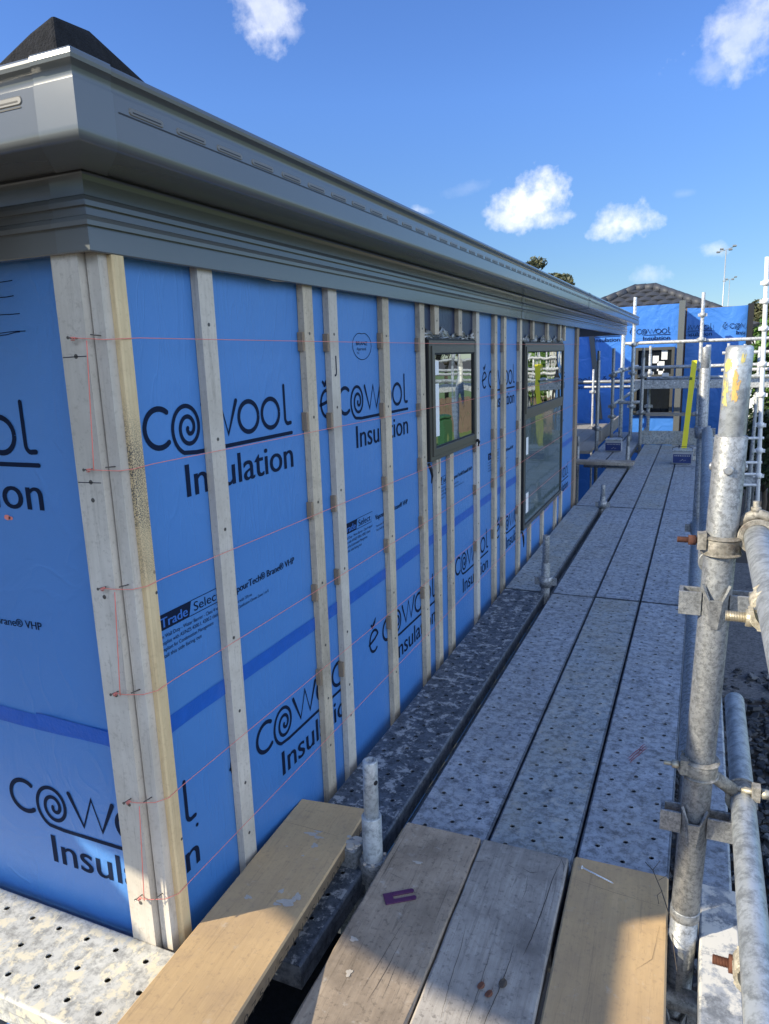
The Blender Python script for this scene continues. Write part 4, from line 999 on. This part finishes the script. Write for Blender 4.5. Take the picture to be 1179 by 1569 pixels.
# pails
def pail(x,y,label,w=.215,d=.19,h=.15):
    e=empty('pail',(x,y,.002),label,'pail','nail pails on the walkway')
    mb=MB(); mb.prism([(-w/2*.94,-d/2*.94),(w/2*.94,-d/2*.94),(w/2*.94,d/2*.94),(-w/2*.94,d/2*.94)],0,h,bev=.012); mb.build('tub','clearp',e)
    mb=MB(); mb.box((-w/2*.9,-d/2*.94-.002,.015),(w/2*.9,-d/2*.94+.001,h*.78)); lb=mb.build('label','label',e)
    mb=MB()
    for k in range(9): mb.box((-w*.38+k*w*.088,-d/2*.94-.0032,h*.62),(-w*.38+k*w*.088+w*.055,-d/2*.94-.0022,h*.70))
    for k in range(5): mb.box((-w*.1+k*w*.06,-d/2*.94-.0032,h*.25+.006*(k%3)),(-w*.1+k*w*.06+w*.03,-d/2*.94-.0022,h*.30+.008*(k%3)))
    mb.build('label_print','clearp',lb)
    mb=MB(); frame=[(-w/2,-d/2),(w/2,-d/2),(w/2,d/2),(-w/2,d/2)]
    mb.prism(frame,h,h+.012,bev=.003); mb.build('lid','galv_b',e)
    mb=MB(); mb.path([(-w/2,0,h*.9),(-w/2,-.02,h+.03),(-w*.3,-.03,h+.05),(w*.3,-.03,h+.05),(w/2,-.02,h+.03),(w/2,0,h*.9)],.003,5); mb.build('handle','gasket',e)
    return e
pail(-.165,8.98,'blue-labelled plastic nail pail on the steel planks, with the yellow level standing behind it')
pail(-1.03,9.95,'blue-labelled clear plastic nail pail on the far left platform')
# yellow spirit level, leaning
e=empty('spirit_level',(-.152,9.12,.17),'bright yellow spirit level standing upright on the right pail','spirit level')
mb=MB(); t=V((.058,0,1.0)); mb.obox((-.03,-.012,0),(.058,0,0),(0,.024,0),t); mb.build('body','yellow',e)
mb=MB(); mb.obox((-.031+.045,-.0125,.78),(.030,0,0),(0,.025,0),(.0016,0,.03)); mb.build('vial','leaf_g',e)
mb=MB(); mb.obox((-.0305,-.0128,-.006),(.059,0,0),(0,.0256,0),(0,0,.01)); mb.build('end_cap','yellow',e)

# ------------------------------------------------------------------ far scaffold
FG='tubes of the far scaffold'
def ft(name,p,q,label,r=.0242,mat='galv_w'): return tubeobj(name,p,q,label,'scaffold tube',mat,r=r,group=FG,n=10)
def fs(x,y,zb,zt_,xt,label,fl=(),r=.0242,mat='galv_w'):
    return standard(x,y,zt_,label,mat=mat,spig=0.0,zb=zb,flanges=fl,xt=xt,group='far scaffold standards',n=10,r=r)
fs(-.93,11.2,-1.6,2.04,-.94,'tall thin upright rising in front of the far logo, left one',(1.38,.98,.5),mat='galv_b')
fs(-1.11,11.6,-1.6,1.55,-1.12,'thick pale upright ending under the far eave corner',(1.02,.55),r=.03,mat='galv_b')
fs(-1.19,11.2,-1.6,1.34,-1.21,'grey upright with many fittings, between the far platform and the toe board',(.95,.5,.35),mat='galv_d')
standard(-1.25,9.95,1.31,'grey upright at the left pail, pale cap on top',mat='galv_d',spig=.12,xt=-1.26,flanges=(.30,))
fs(-1.77,13.4,-1.6,.99,-1.78,'short thin post against the shaded blue wall',(.6,),r=.018)
standard(-.762,10.72,1.33,'grey upright at the left end of the steel toe board',mat='galv_d',spig=.13,flanges=(.95,.45))
standard(-.72,11.9,1.36,'upright just behind the toe board upright',mat='galv_w',spig=.12,xt=-.75,flanges=(.95,.45))
fs(-.02,11.2,-1.6,2.05,-.05,'tall upright with fittings in front of the far downpipe wall',(1.75,1.42,1.02,.80,.4),mat='galv_w')
fs(.72,9.5,-1.6,2.28,.59,'tall white upright at the right edge with couplers all the way up',(2.0,1.8,1.5,1.1,.75,.4,.1,-.2),mat='white')
fs(.72,11.6,-1.6,1.30,.72,'upright behind the right edge upright',(.9,))
fs(.84,13.0,-1.6,1.30,.84,'farther upright near the right edge bush',(.9,))
ft('guard_rail',(-1.06,11.25,1.40),(2.6,11.25,1.41),'top far guard rail crossing in front of the far logos')
ft('guard_rail',(-1.0,11.25,1.05),(2.6,11.25,1.07),'second far guard rail crossing the dark window')
ft('guard_rail',(-1.2,11.15,.985),(-.98,12.6,1.045),'far guard rail running away at the left',mat='galv_b')
ft('guard_rail',(-1.19,11.15,.53),(-.95,13.0,.70),'sloping far brace tube at the left',mat='galv_b')
ft('guard_rail',(-1.12,11.2,.555),(-.78,11.2,.56),'short horizontal far tube left of the toe board')
ft('guard_rail',(-2.1,13.5,.77),(-.95,13.5,.77),'upper rail against the shaded blue wall',mat='galv_d',r=.03)
ft('guard_rail',(-1.95,13.5,.68),(-.95,13.5,.68),'lower rail against the shaded blue wall',r=.02)
ft('guard_rail',(-.76,11.55,.885),(2.6,11.55,.90),'handrail tube lying along the far deck edge',mat='galv_b')
for k,(x,y,zt2) in enumerate(((.33,12.15,1.36),(.55,12.15,1.34),(.98,12.15,1.36),(1.25,12.15,1.35))):
    fs(x,y,.80,zt2,x,['slim far upright just right of the big upright','slim far upright beside the bright bush','far upright behind the white right edge upright','rightmost slim far upright'][k],(1.05,),r=.02,mat='galv_w')
ft('guard_rail',(.25,12.12,1.22),(2.6,12.12,1.23),'third far guard rail right of the big upright')
ft('guard_rail',(.25,12.12,.97),(2.6,12.12,.98),'lowest far guard rail right of the big upright')
ft('brace',(.10,11.3,-1.3),(.62,11.3,.72),'slanting pale brace below the far deck')
mb=MB(); mb.box((0,0,0),(3.6,.05,.125),bev=.003)
deck=mb.build('deck_edge_beam','galv_w',None,loc=(-.93,11.5,.735)); tag(deck,'punched metal edge beam of the raised far scaffold deck','beam')
mb=MB()
for k in range(28): mb.tube((.2+k*.12,-.001,.085),(.2+k*.12,-.004,.085),.011,8)
mb.build('rivets','paper',deck)
mb=MB(); mb.box((0,0,0),(3.6,.7,.05)); o=mb.build('deck_boards','paleboard',None,loc=(-.93,11.56,.74)); tag(o,'raised far scaffold deck seen edge on','deck')
mb=MB(); mb.box((0,0,0),(.75,.22,.035)); o=mb.build('timber_plank','paleboard',None,loc=(-.74,11.3,.35)); tag(o,'thin pale board bridging the far scaffold below the raised deck','plank','planks of the far platform')
mb=MB(); mb.box((0,0,0),(.04,.7,.16)); o=mb.build('toe_board','plank_tan',None,loc=(-.75,10.95,.0)); tag(o,'short steel toe board returning behind the left upright','toe board')
mb=MB(); mb.box((0,0,0),(.09,.05,.05)); o=mb.build('timber_offcut','white',None,loc=(-.55,11.5,.912)); tag(o,'tiny white block sitting on the far deck edge','offcut')
for k,z in enumerate((.24,-.05,-.19,-.32)):
    if z==-.19 : r_=.02
    ft('ledger',(.15,9.45,z),(.70,9.5,z+.01),['thin rail at the right edge, uppermost of four','second of four thin rails at the right edge','third of four thin rails at the right edge','lowest of four thin rails at the right edge'][k],r=.017,mat='white')
mb=MB(); mb.box((0,0,0),(.55,.03,.14)); o=mb.build('toe_board','galv_w',None,loc=(.14,9.52,-.34)); tag(o,'grey board between the lowest rails at the right edge','toe board')
for k in range(3): ft('brace',(.62+.09*k,12.2,-1.2),(.66+.10*k,12.2,.72),['thin dark brace under the far deck, left','thin dark brace under the far deck, middle','thin dark brace under the far deck, right'][k],r=.014,mat='galv_d')

# ------------------------------------------------------------------ far wrapped building
far=empty('house',(-.5,15,-1.6),'second house wrapped in blue printed film behind the far scaffold','house')
FY2=14.2; FY3=15.0; ztp=2.085
def wavy(fr,u0,u1,v0,v1,name,par,amp=.02,nu=60,nv=40,mat='wrap_loose',folds=True):
    mb=MB(); g=[]
    for i in range(nu+1):
        g.append([])
        for k in range(nv+1):
            u=u0+(u1-u0)*i/nu; v=v0+(v1-v0)*k/nv; a=i/nu; b=k/nv
            d=amp*(.35*math.sin(u*7+v*3)+.3*math.sin(u*3.1-v*5.3+1))
            if folds: d+=amp*1.1*math.sin((a*9+(1-b)*5.5))*max(0,a-.35)*max(0,b-.35)*2.2
            g[-1].append(mb.addv(place2d(fr,u,v-(.015*math.sin(a*PI)*b if folds else 0),d+.02)))
    for i in range(nu):
        for k in range(nv): mb.face([g[i][k],g[i+1][k],g[i+1][k+1],g[i][k+1]],0,True)
    return mb.build(name,mat,par,clean=False)
mb=MB(); mb.box((-5,FY2+.02,-1.6),(-.44,FY3+.4,2.07)); mb.build('wall','fence',far)
mb=MB(); mb.box((-.44,FY3+.02,-1.6),(.68,FY3+.4,2.03)); mb.build('wall','fence',far)
FF=(V((0,FY2,0)),V((1,0,0)),V((0,0,1)),V((0,-1,0))); FF3=(V((0,FY3,0)),V((1,0,0)),V((0,0,1)),V((0,-1,0)))
fw=wavy(FF,-4,-.44,-1.6,2.083,'wall_wrap',far,.006,60,30)
fw3=wavy(FF3,-.33,.685,-1.6,2.035,'wall_wrap',far,.020,70,60)
FFp=(FF[0]+V((0,-.03,0)),)+FF[1:]; FF3p=(FF3[0]+V((0,-.052,0)),)+FF3[1:]
logo(FFp,-1.144,1.585,'logo_print',fw); logo(FFp,-1.144-.857,1.585,'logo_print',fw,-3,-1.2)
logo(FFp,-1.6,1.585-.855,'logo_print',fw,-3,-1.2); logo(FFp,-2.5,1.585-.855,'logo_print',fw,-3,-1.2)
logo(FF3p,.402,1.640,'logo_print',fw3,-.33,.68); logo(FF3p,.402-.857,1.640,'logo_print',fw3,-.3,.68)
mb=MB(); mb.box((-.445,FY2-.08,-1.6),(-.345,FY2+.05,2.13)); mb.build('corner_board','cs',far)
mb=MB(); mb.box((.69,FY3-.10,-1.6),(.78,FY3+.3,2.06)); mb.build('corner_board','gasket',far)
mb=MB(); mb.obox((-2.0,FY2-.06,1.75),(.09,0,0),(0,.03,0),(.22,0,-1.7)); mb.build('brace_board','cs',far)
mb=MB(); mb.box((-6,13.0,-1.6),(-2.47,FY2+.02,2.085)); mb.build('wall','wrap',far)
# light blue lit strip right of the window
win=bpy.data.objects.new('window',None); C.objects.link(win); win.parent=far
def ringx(mb,x0_,x1_,z0_,z1_,w_,ya,yb):
    mb.box((x0_,ya,z0_),(x0_+w_,yb,z1_)); mb.box((x1_-w_,ya,z0_),(x1_,yb,z1_)); mb.box((x0_+w_,ya+.002,z1_-w_),(x1_-w_,yb,z1_)); mb.box((x0_+w_,ya+.002,z0_),(x1_-w_,yb,z0_+w_))
mb=MB(); ringx(mb,-1.146,-.48,.13,1.342,.05,FY2-.09,FY2); mb.box((-1.096,FY2-.088,.80),(-.53,FY2,.86)); mb.build('frame','alu',win)
mb=MB(); mb.box((-1.10,FY2-.04,.18),(-.52,FY2-.035,1.30)); g_=mb.build('pane','glassdark',win)
mb=MB(); mb.box((-1.09,FY2-.052,.19),(-.54,FY2-.045,.80)); mb.build('pane','glassdark',win)
for (a,b,c,d) in ((-.845,1.06,.10,.13),(-.70,1.12,.10,.19),(-.765,.92,.12,.17),(-.74,.86,.08,.1)):
    s=MB(); s.box((a,FY2-.043,b),(a+c,FY2-.041,b+d)); s.build('sticker','paper',win)
mb=MB(); mb.box((.02,FY3-.07,.30),(.14,FY3-.055,.40)); mb.build('vent','cs',far)

# house with the tiled hip roof behind
rh=empty('house',(-1.2,19,-1.6),'older house whose grey concrete tiled hip roof shows above the far wrap','house')
apx=[(-1.62,19.2,2.73),(-1.17,19.2,2.73)]
zE=1.72; yE=17.2; xl,xr=-3.9,1.02
mb=MB(); mb.box((xl+.4,yE+.4,-1.6),(xr-.4,22,zE-.02)); mb.build('wall','white',rh)
# tiled face: corrugated courses
def tiled(fe0,fe1,ft1,ft0,name,courses,per_=.30,amp=.035,step=.03):
    """quad fe0-fe1 (eave) to ft0-ft1 (ridge)"""
    fe0,fe1,ft0,ft1=V(fe0),V(fe1),V(ft0),V(ft1); nrm=(fe1-fe0).cross(ft0-fe0).normalized(); 
    if nrm.z<0: nrm=-nrm
    u=(fe1-fe0).normalized(); mb=MB()
    for c in range(courses):
        t0,t1=c/courses,(c+1.06)/courses; t1=min(t1,1)
        A0,B0=fe0.lerp(ft0,t0),fe1.lerp(ft1,t0); A1,B1=fe0.lerp(ft0,t1),fe1.lerp(ft1,t1)
        s0=(A0-fe0).dot(u); e0_=(B0-fe0).dot(u); s1=(A1-fe0).dot(u); e1_=(B1-fe0).dot(u)
        n=max(2,int((e0_-s0)/.045)); lo_=[];hi_=[]
        for k in range(n+1):
            uu=s0+(e0_-s0)*k/n; uc=min(max(uu,s1),e1_)
            h=amp*abs(math.sin(PI*(uu/per_+.5*(c%2)))); h2=amp*abs(math.sin(PI*(uc/per_+.5*(c%2))))
            b0=A0+u*(uu-s0); b1=A1+u*(uc-s1)
            lo_.append((mb.addv(b0+nrm*(h-.01)),mb.addv(b0+nrm*(h+step)))); hi_.append(mb.addv(b1+nrm*h2))
        for k in range(n):
            mb.face([lo_[k][1],lo_[k+1][1],hi_[k+1],hi_[k]]); mb.face([lo_[k][0],lo_[k+1][0],lo_[k+1][1],lo_[k][1]])
    mb.poly([fe0,fe1,ft1,ft0])
    return mb.build(name,'tile',rh,clean=False)
tiled((xl,yE,zE),(xr,yE,zE),apx[1],apx[0],'roof',9)
tiled((xr,yE,zE),(xr,22,zE),apx[1],apx[1],'roof',9); tiled((xl,22,zE),(xl,yE,zE),apx[0],apx[0],'roof',9)
mb=MB()
def caps(p,q,n,s=.11):
    p,q=V(p),V(q)
    for k in range(n):
        a=p.lerp(q,k/n); b=p.lerp(q,(k+1.12)/n); mb.tube(a+V((0,0,.02)),b+V((0,0,.045)),s,8,r2=s*.85)
caps(tuple(V((xr,yE,zE)).lerp(V(apx[1]),.35)),apx[1],8); caps((xl,yE,zE),apx[0],11); caps(apx[0],apx[1],2)
mb.build('ridge_caps','tile',rh)

# ------------------------------------------------------------------ ground and surroundings
mb=MB(); mb.box((-300,-120,-1.62),(300,500,-1.6)); g=struct(mb.build('ground','dirt')) 
mb=MB(); mb.box((.15,6.3,-1.5999),(2.6,10.6,-1.586)); struct(mb.build('concrete_pad','concrete'))
mb=MB(); mb.box((2.6,6,-1.5999),(60,120,-1.58)); struct(mb.build('lawn','grass'))
mb=MB(); r_=random.Random(5)
for k in range(5200):
    x=r_.uniform(-.05,1.8); y=r_.uniform(2.4,6.9)
    if y>6.2 and r_.random()<.75: continue
    s_=r_.uniform(.012,.045)*(1 if r_.random()<.85 else 1.6); z=-1.6+r_.uniform(0,.05); a=r_.uniform(0,PI)
    ca,sa=math.cos(a),math.sin(a); mi=1 if r_.random()<.16 else 0
    tx,ty=r_.uniform(-.3,.3),r_.uniform(-.3,.3)
    top=[];bot=[]
    for (px,py) in ((-1,-.4),(.2,-.6),(1,0),(.3,.6),(-.7,.5)):
        X_=s_*(px*ca-py*sa)*r_.uniform(.8,1.2); Y_=s_*(px*sa+py*ca)*r_.uniform(.8,1.2)
        top.append(mb.addv((x+X_*.8,y+Y_*.8,z+s_*.35+X_*tx+Y_*ty))); bot.append(mb.addv((x+X_,y+Y_,z+X_*tx+Y_*ty)))
    mb.face(top,mi)
    for q in range(5): mb.face([bot[q],bot[(q+1)%5],top[(q+1)%5],top[q]],mi)
o=mb.build('gravel',['mulch','mulch2'],None,clean=False); tag(o,'dark broken stone on the ground below the guard rail','gravel',kind='stuff')
def tree(name,x,y,zb,zc,rx,ry,rz,leaves,mat,label,cat,seed,ls=.09,trunk=.12,group=None,nb=9):
    r=random.Random(seed); e=empty(name,(x,y,zb),label,cat,group)
    mb=MB(); h=zc-zb
    mb.path([(0,0,0),(.05*rx,.03,h*.4),(-.03*rx,0,h*.8),(0,0,h+rz*.4)],[trunk,trunk*.8,trunk*.6,trunk*.2],8)
    cl=[]
    for k in range(nb):
        a=r.uniform(0,6.28); q=r.uniform(.35,.85); el=r.uniform(-.5,.9)
        c=V((rx*q*math.cos(a),ry*q*math.sin(a),h+rz*el*.75)); cl.append((c,r.uniform(.28,.5)))
        mb.path([(0,0,h*.55),(c.x*.5,c.y*.5,h*.55+(c.z-h*.55)*.6),tuple(c)],[trunk*.4,trunk*.25,trunk*.06],5)
    mb.build('trunk','bark',e,clean=False)
    lb=MB()
    for k in range(leaves):
        c,s_=cl[k%nb]; d=V((r.gauss(0,1),r.gauss(0,1),r.gauss(0,1))).normalized()*(r.random()**.4)
        p=c+V((d.x*rx*s_,d.y*ry*s_,d.z*rz*s_)); n=V((r.gauss(0,1),r.gauss(0,1),r.gauss(0,1)+.6)).normalized(); a=n.orthogonal().normalized(); b=n.cross(a); q=ls*r.uniform(.6,1.3)
        lb.poly([p-a*q,p-b*q*.5,p+a*q,p+b*q*.5])
    lb.build('crown',mat,e,clean=False)
    return e
tree('tree',-7.3,31,-1.6,4.72,1.0,1.0,.6,1500,'leaf_o','loose brown-green treetop showing over the gutter, left','tree',11,ls=.10)
tree('tree',-6.1,30,-1.6,4.08,1.1,1.0,.55,1700,'leaf_o','smaller treetop over the gutter just right of the other','tree',12,ls=.10)
tree('tree',1.85,27,-1.6,2.05,1.15,1.5,.85,4200,'leaf_o','rounded dark brown-green tree at the right edge above the wrap','tree',13,ls=.085,nb=12)
tree('tree',3.6,28,-1.6,1.9,1.3,1.5,1.0,3000,'leaf_d','dark tree just outside the right edge beyond the bush','tree',14,ls=.09)
tree('shrub',1.15,13.6,-1.6,.6,.55,.6,1.25,4500,'leaf_g','bright green bush at the right edge behind the far scaffold','bush',15,ls=.05,trunk=.05,nb=14)
tree('shrub',1.0,12.9,-1.6,-.5,.7,.6,.9,3000,'leaf_d','dark leafy shrub under the far deck at the right','bush',16,ls=.055,trunk=.05,nb=12)
for i,(x,y,s_) in enumerate(((8,40,2.6),(12.5,44,3.0),(5,42,2.3),(17,46,3.3),(9,30,1.6),(4.9,33,1.5),(14,33,2.0))):
    tree('tree',x,y,-1.6,1.3+s_*.4,s_,s_,s_*.75,2600,'leaf_g' if i%2 else 'leaf_d',['tree across the lawn seen in the window reflection, nearest','broad tree across the lawn','small dark tree across the lawn','tall tree farthest across the lawn','low round tree on the lawn','little bush-like tree on the lawn edge','mid-sized tree on the lawn'][i],'tree',30+i,ls=.16,group='trees across the lawn')
# fence, bin, sheet on the lawn (mirrored in the window)
e=empty('fence',(7,26.5,-1.6),'brown paling fence along the back of the lawn','fence')
mb=MB()
for k in range(90): mb.box((-5+k*.16,0,0),(-5+k*.16+.145,.02,1.35+.02*(k%3)))
mb.build('palings','fence',e)
for k in range(8): mb=MB(); mb.box((-5+k*2,.03,0),(-5+k*2+.1,.13,1.4)); mb.build('post','fence',e)
e=empty('wheelie_bin',(5.4,21.5,-1.58),'green wheelie bin on the lawn','bin')
mb=MB(); mb.prism([(-.25,-.3),(.25,-.3),(.25,.3),(-.25,.3)],.08,.95,bev=.03); mb.build('body','bin',e)
mb=MB(); mb.prism([(-.29,-.34),(.29,-.34),(.29,.34),(-.29,.34)],.96,1.05,bev=.03); mb.build('lid','bin',e)
for s_ in (-1,1): mb=MB(); mb.tube((s_*.27,.25,.1),(s_*.21,.25,.1),.1,14); mb.build('wheel','gasket',e)
# pieces of white house and roof at right edge
e=empty('house',(2.9,34,-1.6),'small white gable end with a grey roof at the right edge behind the trees','house')
mb=MB(); mb.box((-1.2,0,0),(2.5,4,3.6)); mb.build('wall','white',e)
mb=MB(); mb.poly([(-1.5,-.3,3.6),(2.8,-.3,3.6),(2.8,2,4.6),(-1.5,2,4.6)]); mb.poly([(-1.5,4.3,3.6),(2.8,4.3,3.6),(2.8,2,4.6),(-1.5,2,4.6)]); mb.build('roof','cs',e)
e=empty('house',(9,24.5,-1.6),'brown outbuilding by the lawn','house')
# keep it low and real
mb=MB(); mb.box((-1,0,0),(3,2,2.2)); mb.build('wall','brick',e); mb=MB(); mb.box((-1.2,-.2,2.2),(3.2,2.2,2.32)); mb.build('roof','cs',e)
# floodlight masts
def mast(x,y,h,label,s=1):
    e=empty('floodlight_mast',(x,y,-1.6),label,'floodlight','floodlight masts beyond the site')
    mb=MB(); mb.tube((0,0,0),(0,0,h+1.6),.10*s,10,r2=.06*s); mb.build('pole','galv_b',e)
    mb=MB(); mb.tube((-.8*s,0,h+1.5),(.8*s,0,h+1.8),.04*s,6); mb.build('crossarm','galv_b',e)
    for dx,dz in ((-1.4,-.25),(-.8,.35),(.8,.15),(1.5,.9)):
        mb=MB(); mb.box((dx*s*.6-.22*s,-.1,h+1.6+dz*s*.5-.10*s),(dx*s*.6+.22*s,.2,h+1.6+dz*s*.5+.10*s),bev=.03); mb.build('lamp','galv_d',e)
mast(1.05,60,8.1,'tall floodlight mast above the far wrap, the higher one',.6)
mast(2.0,85,8.0,'slimmer and lower floodlight mast beside the taller one',.6)
# children above were written in world coordinates: move them into their house's own frame
for root in (house,far,rh):
    for ch in root.children: ch.location=ch.location-root.location
